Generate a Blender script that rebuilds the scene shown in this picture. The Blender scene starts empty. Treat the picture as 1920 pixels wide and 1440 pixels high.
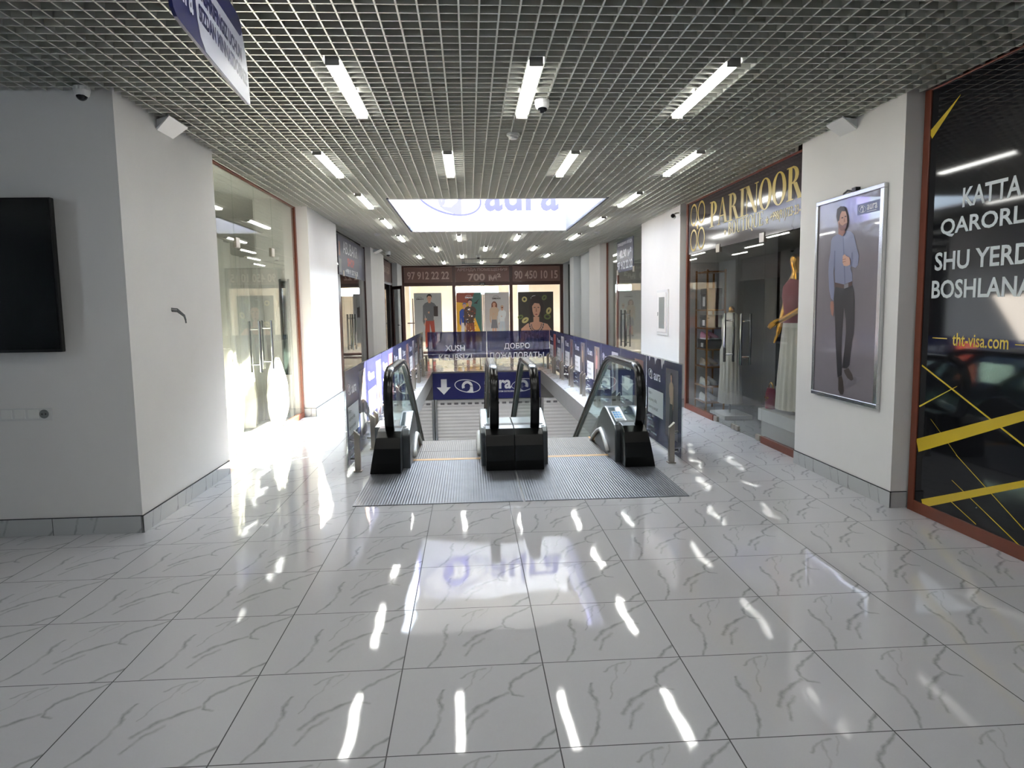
import bpy, math, random
from mathutils import Vector, Matrix
random.seed(7)
scene = bpy.context.scene
PI = math.pi

# ------------------------------------------------------------------ camera
F_PX, YAW, PITCH, ROLL, CAM_H = 1337.88, 0.058035, 0.106235, 0.0153679, 1.525
cam_data = bpy.data.cameras.new('camera')
cam = bpy.data.objects.new('camera', cam_data)
scene.collection.objects.link(cam)
_f = Vector((math.sin(YAW)*math.cos(PITCH), math.cos(YAW)*math.cos(PITCH), -math.sin(PITCH)))
_r = Vector((math.cos(YAW), -math.sin(YAW), 0)); _d = _f.cross(_r)
_r2 = _r*math.cos(ROLL) + _d*math.sin(ROLL); _d2 = -_r*math.sin(ROLL) + _d*math.cos(ROLL)
M = Matrix.Identity(4)
for i in range(3):
    M[i][0] = _r2[i]; M[i][1] = -_d2[i]; M[i][2] = -_f[i]
M[2][3] = CAM_H
cam.matrix_world = M
cam_data.sensor_fit = 'HORIZONTAL'; cam_data.sensor_width = 36.0
cam_data.lens = F_PX/1920*36.0
cam_data.clip_start = 0.05; cam_data.clip_end = 200
scene.camera = cam

# ------------------------------------------------------------------ sky, sun, exposure
world = bpy.data.worlds.new('sky'); scene.world = world
world.use_nodes = True
bg = world.node_tree.nodes['Background']
bg.inputs[0].default_value = (0.80, 0.90, 1.0, 1); bg.inputs[1].default_value = 21.0
sun_data = bpy.data.lights.new('sun', 'SUN'); sun_data.energy = 54.0; sun_data.angle = math.radians(0.53)
sun_data.color = (1.0, 0.90, 0.78)
sun = bpy.data.objects.new('sun', sun_data); scene.collection.objects.link(sun)
sun.location = (6, 12, 14)
sun.rotation_euler = Vector((0.90, 0.90, 1.0)).to_track_quat('Z', 'Y').to_euler()
LAMP_POWER = 12.0           # radiance of the ceiling strip lights
vs = scene.view_settings
scene.display_settings.display_device = 'sRGB'
vs.view_transform = 'Standard'; vs.look = 'None'; vs.gamma = 1.0; vs.use_curve_mapping = False
vs.exposure = 1.18
cy = scene.cycles
cy.use_denoising = True
cy.max_bounces = 7; cy.diffuse_bounces = 4; cy.glossy_bounces = 4; cy.transparent_max_bounces = 24
cy.caustics_reflective = False; cy.caustics_refractive = False
cy.sample_clamp_indirect = 6.0

# ------------------------------------------------------------------ helpers
COL = scene.collection
def lin(c):
    return tuple(((x/255)/12.92 if x/255 <= 0.04045 else ((x/255+0.055)/1.055)**2.4) for x in c)
_m = {}
def mat(name, rgb=None, rough=0.5, metal=0.0, emit=0.0, spec=0.5, coat=0.0, noise=0.0, nscale=8.0, bump=0.0, bscale=30.0, transl=0.0):
    """Principled material; rgb is sRGB 0..255; optional procedural mottling and bump."""
    if name in _m: return _m[name]
    m = bpy.data.materials.new(name); m.use_nodes = True; _m[name] = m
    nt = m.node_tree; b = nt.nodes['Principled BSDF']
    c = lin(rgb) + (1,)
    b.inputs['Base Color'].default_value = c
    b.inputs['Roughness'].default_value = rough; b.inputs['Metallic'].default_value = metal
    b.inputs['Specular IOR Level'].default_value = spec; b.inputs['Coat Weight'].default_value = coat
    b.inputs['Coat Roughness'].default_value = 0.03
    if emit:
        b.inputs['Emission Color'].default_value = c; b.inputs['Emission Strength'].default_value = emit
    if noise or bump:
        tc = nt.nodes.new('ShaderNodeTexCoord')
    if noise:
        n = nt.nodes.new('ShaderNodeTexNoise'); n.inputs['Scale'].default_value = nscale; n.inputs['Detail'].default_value = 4
        nt.links.new(tc.outputs['Object'], n.inputs['Vector'])
        mx = nt.nodes.new('ShaderNodeMix'); mx.data_type = 'RGBA'
        mx.inputs[6].default_value = tuple(max(0, v*(1-noise)) for v in c[:3]) + (1,)
        mx.inputs[7].default_value = tuple(min(1, v*(1+noise)) for v in c[:3]) + (1,)
        nt.links.new(n.outputs['Fac'], mx.inputs[0]); nt.links.new(mx.outputs[2], b.inputs['Base Color'])
    if bump:
        n2 = nt.nodes.new('ShaderNodeTexNoise'); n2.inputs['Scale'].default_value = bscale
        nt.links.new(tc.outputs['Object'], n2.inputs['Vector'])
        bp = nt.nodes.new('ShaderNodeBump'); bp.inputs['Strength'].default_value = bump; bp.inputs['Distance'].default_value = 0.02
        nt.links.new(n2.outputs['Fac'], bp.inputs['Height']); nt.links.new(bp.outputs[0], b.inputs['Normal'])
    if transl:
        t = nt.nodes.new('ShaderNodeBsdfTranslucent'); t.inputs[0].default_value = c
        s = nt.nodes.new('ShaderNodeMixShader'); s.inputs[0].default_value = transl
        out = nt.nodes['Material Output']
        nt.links.new(b.outputs[0], s.inputs[1]); nt.links.new(t.outputs[0], s.inputs[2]); nt.links.new(s.outputs[0], out.inputs[0])
    return m

def glass(name, tint=(247, 250, 248), refl=1.0, film=None, fac=0.0):
    """Thin clear sheet: transparent plus Schlick reflection (same from either side); film adds a printed see-through tint."""
    if name in _m: return _m[name]
    m = bpy.data.materials.new(name); m.use_nodes = True; _m[name] = m
    nt = m.node_tree; nt.nodes.remove(nt.nodes['Principled BSDF']); out = nt.nodes['Material Output']
    tr = nt.nodes.new('ShaderNodeBsdfTransparent'); tr.inputs[0].default_value = lin(tint)+(1,)
    gl = nt.nodes.new('ShaderNodeBsdfGlossy'); gl.inputs['Roughness'].default_value = 0.0
    lw = nt.nodes.new('ShaderNodeLayerWeight'); lw.inputs[0].default_value = 0.5
    p = nt.nodes.new('ShaderNodeMath'); p.operation = 'POWER'; p.inputs[1].default_value = 5
    nt.links.new(lw.outputs['Facing'], p.inputs[0])
    ma = nt.nodes.new('ShaderNodeMath'); ma.operation = 'MULTIPLY_ADD'; ma.use_clamp = True
    ma.inputs[1].default_value = 0.96*refl; ma.inputs[2].default_value = 0.04*refl
    nt.links.new(p.outputs[0], ma.inputs[0])
    base = tr.outputs[0]
    if film:
        df = nt.nodes.new('ShaderNodeBsdfDiffuse'); df.inputs[0].default_value = lin(film)+(1,)
        ms = nt.nodes.new('ShaderNodeMixShader'); ms.inputs[0].default_value = fac
        nt.links.new(tr.outputs[0], ms.inputs[1]); nt.links.new(df.outputs[0], ms.inputs[2]); base = ms.outputs[0]
    mx = nt.nodes.new('ShaderNodeMixShader')
    nt.links.new(ma.outputs[0], mx.inputs[0]); nt.links.new(base, mx.inputs[1]); nt.links.new(gl.outputs[0], mx.inputs[2])
    nt.links.new(mx.outputs[0], out.inputs[0])
    return m

def thing(name, label=None, cat=None, loc=(0, 0, 0), group=None, kind=None):
    o = bpy.data.objects.new(name, None); COL.objects.link(o); o.location = loc; o.empty_display_size = 0.1
    return tag(o, label, cat, group, kind)
def tag(o, label=None, cat=None, group=None, kind=None):
    if label: o['label'] = label
    if cat: o['category'] = cat
    if group: o['group'] = group
    if kind: o['kind'] = kind
    return o
def copy_tree(o, parent=None):
    c = o.copy(); COL.objects.link(c)
    if parent: c.parent = parent
    for ch in list(o.children): copy_tree(ch, c)
    return c

class Pl:
    """A flat reading plane: origin, reading direction and up."""
    def __init__(s, o, r, u=(0, 0, 1)):
        s.o, s.r, s.u = Vector(o), Vector(r).normalized(), Vector(u).normalized(); s.n = s.r.cross(s.u)
    def p(s, a, b, d=0.0): return s.o + s.r*a + s.u*b + s.n*d

_txt = {}
def text_geo(string, bold=0.0, res=3):
    k = (string, bold, res)
    if k not in _txt:
        cu = bpy.data.curves.new('lettering', 'FONT'); cu.body = string; cu.size = 1.0; cu.offset = bold; cu.resolution_u = res
        ob = bpy.data.objects.new('lettering', cu); COL.objects.link(ob)
        dg = bpy.context.evaluated_depsgraph_get(); dg.update()
        me = bpy.data.meshes.new_from_object(ob.evaluated_get(dg))
        vs_ = [(v.co.x, v.co.y) for v in me.vertices]; fs = [tuple(p.vertices) for p in me.polygons]
        bpy.data.objects.remove(ob); bpy.data.curves.remove(cu); bpy.data.meshes.remove(me)
        xs = [v[0] for v in vs_] or [0, 1]; ys = [v[1] for v in vs_] or [0, 1]
        _txt[k] = (vs_, fs, min(xs), max(xs), min(ys), max(ys))
    return _txt[k]

class MB:
    def __init__(s): s.v = []; s.f = []; s.mi = []; s.mats = []
    def m(s, material):
        if material not in s.mats: s.mats.append(material)
        return s.mats.index(material)
    def add(s, verts, faces, material):
        k = len(s.v); s.v += [Vector(v) for v in verts]; i = s.m(material)
        for f in faces: s.f.append(tuple(a+k for a in f)); s.mi.append(i)
        return s
    def box(s, x0, x1, y0, y1, z0, z1, material):
        v = [(x, y, z) for z in (z0, z1) for y in (y0, y1) for x in (x0, x1)]
        return s.add(v, [(0, 2, 3, 1), (4, 5, 7, 6), (0, 1, 5, 4), (2, 6, 7, 3), (0, 4, 6, 2), (1, 3, 7, 5)], material)
    def obox(s, c, ax, ay, az, hx, hy, hz, material):
        c, ax, ay, az = Vector(c), Vector(ax).normalized(), Vector(ay).normalized(), Vector(az).normalized()
        v = [c + ax*hx*i + ay*hy*j + az*hz*k for k in (-1, 1) for j in (-1, 1) for i in (-1, 1)]
        return s.add(v, [(0, 2, 3, 1), (4, 5, 7, 6), (0, 1, 5, 4), (2, 6, 7, 3), (0, 4, 6, 2), (1, 3, 7, 5)], material)
    def poly(s, pl, pts, d, material):
        return s.add([pl.p(a, b, d) for a, b in pts], [tuple(range(len(pts)))], material)
    def rect(s, pl, a0, b0, a1, b1, d, material):
        return s.poly(pl, [(a0, b0), (a1, b0), (a1, b1), (a0, b1)], d, material)
    def slab(s, pl, a0, b0, a1, b1, d0, d1, material):
        v = [pl.p(a, b, d) for d in (d0, d1) for b in (b0, b1) for a in (a0, a1)]
        return s.add(v, [(0, 2, 3, 1), (4, 5, 7, 6), (0, 1, 5, 4), (2, 6, 7, 3), (0, 4, 6, 2), (1, 3, 7, 5)], material)
    def prism(s, prof, x0, x1, material):
        """Profile in (y, z) extruded along x."""
        n = len(prof); v = [(x0, y, z) for y, z in prof] + [(x1, y, z) for y, z in prof]
        f = [tuple(range(n)), tuple(range(2*n-1, n-1, -1))] + [(i, i+n, (i+1) % n + n, (i+1) % n) for i in range(n)]
        return s.add(v, f, material)
    def strip(s, path, half, axis_up, th, material):
        """Band of rectangular section swept along path."""
        pass
    def tube(s, path, r, material, n=8, cap=True):
        path = [Vector(p) for p in path]; k = len(path); ring = []; rr = r if isinstance(r, (list, tuple)) else [r]*k
        up = Vector((0, 0, 1))
        for i, p in enumerate(path):
            t = (path[min(i+1, k-1)] - path[max(i-1, 0)]).normalized()
            a = t.cross(up)
            if a.length < 1e-3: a = t.cross(Vector((1, 0, 0)))
            a.normalize(); b = t.cross(a).normalized()
            ring.append([p + (a*math.cos(2*PI*j/n) + b*math.sin(2*PI*j/n))*rr[i] for j in range(n)])
        v = [q for rg in ring for q in rg]
        f = [(i*n+j, i*n+(j+1) % n, (i+1)*n+(j+1) % n, (i+1)*n+j) for i in range(k-1) for j in range(n)]
        if cap: f += [tuple(range(n-1, -1, -1)), tuple((k-1)*n+j for j in range(n))]
        return s.add(v, f, material)
    def loft(s, rings, material, n=24, cap=True):
        """rings: (cx, cy, cz, rx, ry[, pleat amplitude, pleat count])."""
        v = []
        for rg in rings:
            cx, cy_, cz, rx, ry = rg[:5]; am, ct = (rg[5], rg[6]) if len(rg) > 5 else (0, 0)
            for j in range(n):
                a = 2*PI*j/n; w = 1 + am*math.sin(ct*a)
                v.append((cx+rx*w*math.cos(a), cy_+ry*w*math.sin(a), cz))
        k = len(rings)
        f = [(i*n+j, i*n+(j+1) % n, (i+1)*n+(j+1) % n, (i+1)*n+j) for i in range(k-1) for j in range(n)]
        if cap: f += [tuple(range(n-1, -1, -1)), tuple((k-1)*n+j for j in range(n))]
        return s.add(v, f, material)
    def text(s, string, pl, a, b, material, d, w=None, h=None, align='L', bold=0.0, flip=False):
        vs_, fs, x0, x1, y0, y1 = text_geo(string, bold)
        sx = (w/(x1-x0)) if w else None; sy = (h/(y1-y0)) if h else None
        if sx is None: sx = sy
        if sy is None: sy = sx
        wd = (x1-x0)*sx
        off = {'L': 0, 'C': -wd/2, 'R': -wd}[align]
        pts = [pl.p(a+off+((x1-x) if flip else (x-x0))*sx, b+(y-y0)*sy, d) for x, y in vs_]
        return s.add(pts, fs, material)
    def ring2(s, pl, ca, cb, ra, rb, th, material, d, tilt=0.0, a0=0.0, a1=360.0, n=40, th2=None):
        """Flat elliptical band."""
        v = []; ct, st = math.cos(tilt), math.sin(tilt)
        full = abs(a1-a0) >= 360
        m_ = n if full else n+1
        for i in range(m_):
            t = math.radians(a0+(a1-a0)*i/n); w = th if th2 is None else th+(th2-th)*i/n
            for k in (0, 1):
                x, y = (ra-w*k)*math.cos(t), (rb-w*k)*math.sin(t)
                v.append(pl.p(ca+x*ct-y*st, cb+x*st+y*ct, d))
        f = [(2*i, 2*((i+1) % m_), 2*((i+1) % m_)+1, 2*i+1) for i in range(n if full else n)]
        return s.add(v, f, material)
    def build(s, name, parent=None, smooth=False, bevel=0.0, world=True):
        me = bpy.data.meshes.new(name)
        off = Vector((0, 0, 0))
        if parent and world:
            q = parent
            while q: off += q.location; q = q.parent
        me.from_pydata([tuple(v-off) for v in s.v], [], s.f)
        for mm in s.mats: me.materials.append(mm)
        me.polygons.foreach_set('material_index', s.mi)
        if smooth: me.polygons.foreach_set('use_smooth', [True]*len(me.polygons))
        me.update()
        o = bpy.data.objects.new(name, me); COL.objects.link(o)
        if parent: o.parent = parent
        if bevel:
            bv = o.modifiers.new('bevel', 'BEVEL'); bv.width = bevel; bv.segments = 2; bv.limit_method = 'ANGLE'
        return o

def struct(name, mb, parent=None, **k):
    o = mb.build(name, parent, **k)
    if not parent: o['kind'] = 'structure'
    return o
def ordinal(i): return ['first', 'second', 'third', 'fourth', 'fifth', 'sixth', 'seventh', 'eighth', 'ninth', 'tenth', 'eleventh', 'twelfth', 'thirteenth', 'fourteenth', 'fifteenth', 'sixteenth', 'seventeenth'][i]

# ------------------------------------------------------------------ materials
M_WALL = mat('white_paint', (231, 229, 226), 0.75, noise=0.03, nscale=3)
M_GREYWALL = mat('grey_white_paint', (200, 204, 206), 0.75, noise=0.03, nscale=3)
M_UP = mat('upper_plaster', (205, 203, 200), 0.8)
M_GRID = mat('grey_grating', (222, 222, 214), 0.42, 0.72)
M_PLEN = mat('dark_plenum', (42, 46, 48), 0.9)
M_BROWN = mat('redbrown_profile', (112, 54, 34), 0.35, noise=0.15, nscale=14)
M_DBROWN = mat('dark_brown_profile', (62, 30, 24), 0.35)
M_STEEL = mat('brushed_steel', (176, 168, 156), 0.28, 1.0)
M_CHROME = mat('polished_steel', (200, 200, 200), 0.12, 1.0)
M_GREYMETAL = mat('satin_grey_metal', (108, 112, 114), 0.38, 0.9)
M_ALU = mat('aluminium_profile', (205, 206, 208), 0.25, 1.0)
M_BLACK = mat('black_rubber', (9, 9, 10), 0.24, spec=.45)
M_BLACKP = mat('black_plastic', (8, 9, 9), 0.3, spec=.3)
M_SCREEN = mat('black_screen', (4, 4, 5), 0.12)
M_WPLASTIC = mat('white_plastic', (222, 222, 220), 0.4)
M_NAVY = mat('navy_print', (42, 46, 80), 0.25, noise=0.06, nscale=5)
M_NAVYD = mat('deep_navy_print', (20, 24, 92), 0.4)
M_PWHITE = mat('white_print', (226, 226, 230), 0.35)
M_PGREY = mat('grey_print', (120, 118, 124), 0.35)
M_LILAC = mat('lilac_print', (112, 108, 180), 0.5)
M_DLILAC = mat('violet_grey_print', (88, 86, 134), 0.5)
M_FILMW = mat('white_backlit_film', (232, 231, 231), 0.5, transl=0.2)
M_SKIN = mat('skin_print', (196, 148, 124), 0.4)
M_SKIN2 = mat('shaded_skin_print', (150, 98, 78), 0.4)
M_HAIR = mat('dark_hair_print', (48, 36, 32), 0.4)
M_AUBURN = mat('auburn_hair_print', (120, 74, 52), 0.4)
M_GOLD = mat('gold_print', (190, 166, 84), 0.3, 0.0, noise=0.25, nscale=5)
M_GOLDM = mat('gold_metal', (205, 150, 62), 0.22, 1.0)
M_YELLOW = mat('yellow_print', (206, 176, 30), 0.35)
M_SIGNBLACK = mat('black_window_film', (24, 25, 28), 0.05, spec=.3, noise=0.45, nscale=2.2)
M_SIGNGREY = mat('dark_taupe_film', (66, 58, 60), 0.1, noise=0.1, nscale=3)
M_BACKW = mat('bright_white_print', (250, 250, 252), .4)
M_LETTER = mat('grey_white_lettering', (196, 204, 206), 0.4)
M_CONC = mat('grey_slab_edge', (118, 116, 114), 0.8, noise=0.12, nscale=9)
M_SHUT = mat('shutter_slats', (196, 196, 200), 0.4)
M_GLASS = glass('clear_glass')
M_GLASSD = glass('dark_shop_glass', (243, 244, 243), refl=.9)
M_ESCGLASS = glass('escalator_glass', (222, 234, 230), refl=0.8)

TX0, TY0, TS = -0.3167, 2.3221, 0.6
VEINS = [[(.52, .92), (.476, .74), (.385, .504)], [(.416, .84), (.519, .926), (.574, .941)], [(.63, .956), (.557, .807)],
         [(.306, .70), (.279, .58), (.29, .447), (.273, .233), (.184, .017)],
         [(.99, .97), (.87, .875), (.768, .751), (.74, .662), (.761, .59), (.82, .57)], [(.725, .611), (.607, .535), (.504, .428), (.44, .30)],
         [(.581, .421), (.514, .333), (.448, .15)], [(1.0, .19), (.927, .119), (.85, .0)]]
VW = [(.010, .5), (.012, .6), (.007, .4), (.014, .75), (.016, .85), (.020, .8), (.016, .65), (.016, .8)]
def marble(name, base, vein, joint, floor=True, rough=0.045):
    m = bpy.data.materials.new(name); m.use_nodes = True; nt = m.node_tree; L = nt.links.new; b = nt.nodes['Principled BSDF']
    def N(t, **k):
        n = nt.nodes.new(t)
        for a, v in k.items(): setattr(n, a, v)
        return n
    def S(x, i, sock):
        if hasattr(x, 'is_output'): L(x, sock.inputs[i])
        else: sock.inputs[i].default_value = x
    def math_(op, a, b_=0.0, c=0.0, clamp=False):
        n = N('ShaderNodeMath', operation=op, use_clamp=clamp); S(a, 0, n); S(b_, 1, n); S(c, 2, n); return n.outputs[0]
    tc = N('ShaderNodeTexCoord'); sp = N('ShaderNodeSeparateXYZ'); L(tc.outputs['Object'], sp.inputs[0])
    if floor: ax, ay = sp.outputs[0], sp.outputs[1]
    else: ax, ay = math_('ADD', sp.outputs[0], sp.outputs[1]), sp.outputs[2]
    gx = math_('DIVIDE', math_('SUBTRACT', ax, TX0), TS); gy = math_('DIVIDE', math_('SUBTRACT', ay, TY0), TS)
    u, v = math_('FRACT', gx), math_('FRACT', gy); iu, iv = math_('FLOOR', gx), math_('FLOOR', gy)
    cu = N('ShaderNodeCombineXYZ'); S(u, 0, cu); S(v, 1, cu)
    nz = N('ShaderNodeTexNoise'); nz.inputs['Scale'].default_value = 7; nz.inputs['Detail'].default_value = 5; L(cu.outputs[0], nz.inputs['Vector'])
    sub = N('ShaderNodeVectorMath', operation='MULTIPLY_ADD'); L(nz.outputs['Color'], sub.inputs[0]); sub.inputs[1].default_value = (.09, .09, 0); 
    ad = N('ShaderNodeVectorMath', operation='ADD'); L(cu.outputs[0], ad.inputs[0]); ad.inputs[1].default_value = (-.045, -.045, 0); L(ad.outputs[0], sub.inputs[2])
    sw = N('ShaderNodeSeparateXYZ'); L(sub.outputs[0], sw.inputs[0]); pu, pv = sw.outputs[0], sw.outputs[1]
    nf = N('ShaderNodeTexNoise'); nf.inputs['Scale'].default_value = 9; nf.inputs['Detail'].default_value = 3; L(cu.outputs[0], nf.inputs['Vector'])
    tot = None
    for line, (wd, stg) in zip(VEINS, VW):
        for (x0, y0), (x1, y1) in zip(line, line[1:]):
            dx, dy = x1-x0, y1-y0; l2 = dx*dx+dy*dy
            t = math_('MULTIPLY_ADD', pu, dx/l2, math_('MULTIPLY_ADD', pv, dy/l2, -(x0*dx+y0*dy)/l2), True)
            ex = math_('SUBTRACT', pu, math_('MULTIPLY_ADD', t, dx, x0)); ey = math_('SUBTRACT', pv, math_('MULTIPLY_ADD', t, dy, y0))
            d2 = math_('ADD', math_('MULTIPLY', ex, ex), math_('MULTIPLY', ey, ey))
            # soft falloff
            q = math_('MULTIPLY', math_('SUBTRACT', 1.0, math_('DIVIDE', math_('SQRT', d2), wd*1.25), 0, True), stg)
            tot = q if tot is None else math_('MAXIMUM', tot, q)
    tot = math_('MULTIPLY', tot, math_('MULTIPLY_ADD', nf.outputs['Fac'], 1.6, -0.1, True))
    mx = N('ShaderNodeMix', data_type='RGBA'); mx.inputs[6].default_value = lin(base)+(1,); mx.inputs[7].default_value = lin(vein)+(1,); S(tot, 0, mx)
    e = math_('MINIMUM', math_('MINIMUM', u, math_('SUBTRACT', 1.0, u)), math_('MINIMUM', v, math_('SUBTRACT', 1.0, v)))
    if not floor: e = math_('MINIMUM', u, math_('SUBTRACT', 1.0, u))
    g = math_('LESS_THAN', e, 0.0042)
    m2 = N('ShaderNodeMix', data_type='RGBA'); S(g, 0, m2); L(mx.outputs[2], m2.inputs[6]); m2.inputs[7].default_value = lin(joint)+(1,)
    L(m2.outputs[2], b.inputs['Base Color'])
    L(math_('MULTIPLY_ADD', g, 0.5, rough), b.inputs['Roughness'])
    # slightly wavy glaze, each tile a hair out of level
    ci = N('ShaderNodeCombineXYZ'); S(iu, 0, ci); S(iv, 1, ci)
    wn = N('ShaderNodeTexWhiteNoise', noise_dimensions='3D'); L(ci.outputs[0], wn.inputs['Vector'])
    cp = N('ShaderNodeCombineXYZ'); S(ax, 0, cp); S(ay, 1, cp); S(math_('MULTIPLY', wn.outputs['Value'], 37.0), 2, cp)
    w2 = N('ShaderNodeTexNoise'); w2.inputs['Scale'].default_value = 4.0; w2.inputs['Detail'].default_value = 1.0; L(cp.outputs[0], w2.inputs['Vector'])
    a1 = N('ShaderNodeVectorMath', operation='MULTIPLY_ADD'); L(w2.outputs['Color'], a1.inputs[0]); a1.inputs[1].default_value = (.020, .020, 0); a1.inputs[2].default_value = (-.010, -.010, 0)
    a2 = N('ShaderNodeVectorMath', operation='MULTIPLY_ADD'); L(wn.outputs['Color'], a2.inputs[0]); a2.inputs[1].default_value = (.006, .006, 0); L(a1.outputs[0], a2.inputs[2])
    ge = N('ShaderNodeNewGeometry'); a3 = N('ShaderNodeVectorMath', operation='ADD'); L(ge.outputs['Normal'], a3.inputs[0]); L(a2.outputs[0], a3.inputs[1])
    nn = N('ShaderNodeVectorMath', operation='NORMALIZE'); L(a3.outputs[0], nn.inputs[0])
    if floor: L(nn.outputs[0], b.inputs['Normal'])
    b.inputs['Specular IOR Level'].default_value = 0.5
    return m
M_FLOOR = marble('marble_floor_tiles', (206, 206, 210), (128, 130, 130), (66, 66, 70))
M_SKIRT = marble('marble_skirting_tiles', (186, 188, 188), (132, 134, 134), (84, 84, 86), floor=False, rough=0.12)

def grooved(name, rgb, pitch, rough=0.3, metal=1.0, strength=0.6, axis=0, dirt=0.25):
    m = bpy.data.materials.new(name); m.use_nodes = True; nt = m.node_tree; L = nt.links.new; b = nt.nodes['Principled BSDF']
    tc = nt.nodes.new('ShaderNodeTexCoord'); sp = nt.nodes.new('ShaderNodeSeparateXYZ'); L(tc.outputs['Object'], sp.inputs[0])
    a = nt.nodes.new('ShaderNodeMath'); a.operation = 'MULTIPLY'; a.inputs[1].default_value = 2*PI/pitch; L(sp.outputs[axis], a.inputs[0])
    s = nt.nodes.new('ShaderNodeMath'); s.operation = 'SINE'; L(a.outputs[0], s.inputs[0])
    bp = nt.nodes.new('ShaderNodeBump'); bp.inputs['Strength'].default_value = strength; bp.inputs['Distance'].default_value = 0.002 if axis == 0 else 0.004
    L(s.outputs[0], bp.inputs['Height']); L(bp.outputs[0], b.inputs['Normal'])
    n = nt.nodes.new('ShaderNodeTexNoise'); n.inputs['Scale'].default_value = 5; n.inputs['Detail'].default_value = 5; L(tc.outputs['Object'], n.inputs['Vector'])
    mx = nt.nodes.new('ShaderNodeMix'); mx.data_type = 'RGBA'; c = lin(rgb)
    mx.inputs[6].default_value = tuple(x*(1-dirt) for x in c)+(1,); mx.inputs[7].default_value = tuple(min(1, x*(1+dirt)) for x in c)+(1,)
    L(n.outputs['Fac'], mx.inputs[0]); L(mx.outputs[2], b.inputs['Base Color'])
    b.inputs['Roughness'].default_value = rough; b.inputs['Metallic'].default_value = metal
    return m
M_PLATE = grooved('ribbed_steel_plate', (100, 102, 108), 0.022, 0.38, 0.4, strength=.4, dirt=.4)
M_TREAD = grooved('ribbed_step_tread', (74, 67, 60), 0.022, 0.45, 0.4, .35)
M_SHUTR = grooved('roller_shutter', (232, 232, 234), 0.085, 0.45, 0.0, 1.0, axis=2, dirt=0.04)

# ------------------------------------------------------------------ setting: floor, ceiling, walls
CE = 2.98
VX0, VX1, VY0, VY1 = -0.93, 1.72, 7.14, 17.42          # floor void for the escalators
OX0, OX1, OY0, OY1 = -1.03, 1.87, 9.72, 13.70          # ceiling opening
fl = MB(); FT = -0.32
for x0, x1, y0, y1 in ((-8, VX0, -6, 32), (VX1, 8, -6, 32), (VX0, VX1, -6, VY0), (VX0, VX1, VY1, 32)):
    fl.add([(x0, y0, 0), (x1, y0, 0), (x1, y1, 0), (x0, y1, 0)], [(0, 1, 2, 3)], M_FLOOR)
    fl.add([(x0, y0, FT), (x1, y0, FT), (x1, y1, FT), (x0, y1, FT)], [(3, 2, 1, 0)], M_CONC)
for (xa, ya), (xb, yb) in (((VX0, VY0), (VX0, VY1)), ((VX1, VY1), (VX1, VY0)), ((VX0, VY1), (VX1, VY1)), ((VX1, VY0), (VX0, VY0))):
    fl.add([(xa, ya, FT), (xb, yb, FT), (xb, yb, 0), (xa, ya, 0)], [(0, 1, 2, 3)], M_CONC)
struct('floor', fl)

# lamp slots: columns on the ceiling grid cell centres
GX = lambda k: -0.02 + 0.1*k                            # longitudinal strip lines
LROWS = [(2.55, (-1.37, -0.17, 1.03, 2.23), None),  # unseen front row, added to light the near floor
         (5.00, (-0.77, 0.43, 1.63), 'nearest row of three'), (7.45, (-1.37, -0.17, 1.03, 2.23), 'row of four before the opening'),
         (9.90, (-1.37, 2.23), 'pair at the near end of the opening'), (12.37, (-1.37, 2.23), 'pair at the far end of the opening'),
         (14.98, (-1.37, -0.17, 1.03, 2.23), 'first row of four beyond the opening'), (17.70, (-0.77, 0.43, 1.63), 'row of three beyond the opening'),
         (20.20, (-1.37, -0.17, 1.03, 2.23), 'last row of four'), (22.80, (-0.77, 0.43, 1.63), 'last row of three')]
LAMPS = [(x, y) for y, xs, _ in LROWS for x in xs]
def region(y):
    if y < 5.01: return (-7.5, 3.22)
    if y < 6.85: return (-2.30, 3.09)
    if y < 10.41: return (-2.41, 3.19)
    if y < 12.6: return (-2.24, 3.11)
    return (-2.40, 3.19)
def cut(iv, holes):
    for h0, h1 in holes:
        iv = [q for a, b in iv for q in ((a, min(b, h0)), (max(a, h1), b)) if q[1]-q[0] > 1e-4]
    return iv
g = MB(); T = 0.0045; GH = 0.06
YEND = 24.42
k = 0
for k in range(-75, 33):
    x = GX(k)
    iv = []
    for a, b in ((-4.0, 5.0), (5.02, 6.84), (6.86, 10.40), (10.42, 12.59), (12.61, YEND)):
        r = region((a+b)/2)
        if r[0] < x < r[1]: iv.append((a, b))
    if OX0-.01 < x < OX1+.01: iv = cut(iv, [(OY0, OY1)])
    for a, b in iv: g.box(x-T, x+T, a, b, CE, CE+GH, M_GRID)
y = -3.98
while y < YEND:
    iv = [region(y)]
    if OY0 < y < OY1: iv = cut(iv, [(OX0, OX1)])
    iv = cut(iv, [(lx-.05, lx+.05) for lx, ly in LAMPS if abs(y-ly) < 0.60])
    for a, b in iv: g.box(a, b, y-T, y+T, CE, CE+GH-.002, M_GRID)
    y += 0.1
ce = MB(); CS = 3.42                                    # dark soffit above the open-cell grid
for x0, x1, y0, y1 in ((-8, OX0-.06, -6, 24.6), (OX1+.06, 8, -6, 24.6), (OX0-.06, OX1+.06, -6, OY0-.06), (OX0-.06, OX1+.06, OY1+.08, 24.6)):
    ce.box(x0, x1, y0, y1, CS, CS+.12, M_PLEN)
ceil = struct('ceiling', ce)
g.build('grating', ceil)
fr = MB()                                               # lining of the opening
for x0, x1, y0, y1 in ((OX0-.03, OX0-.001, OY0-.03, OY1+.03), (OX1+.001, OX1+.03, OY0-.03, OY1+.03)):
    fr.box(x0, x1, y0, y1, CE-.01, CS+.12, mat('slate_lining', (62, 66, 80), 0.5))
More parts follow.
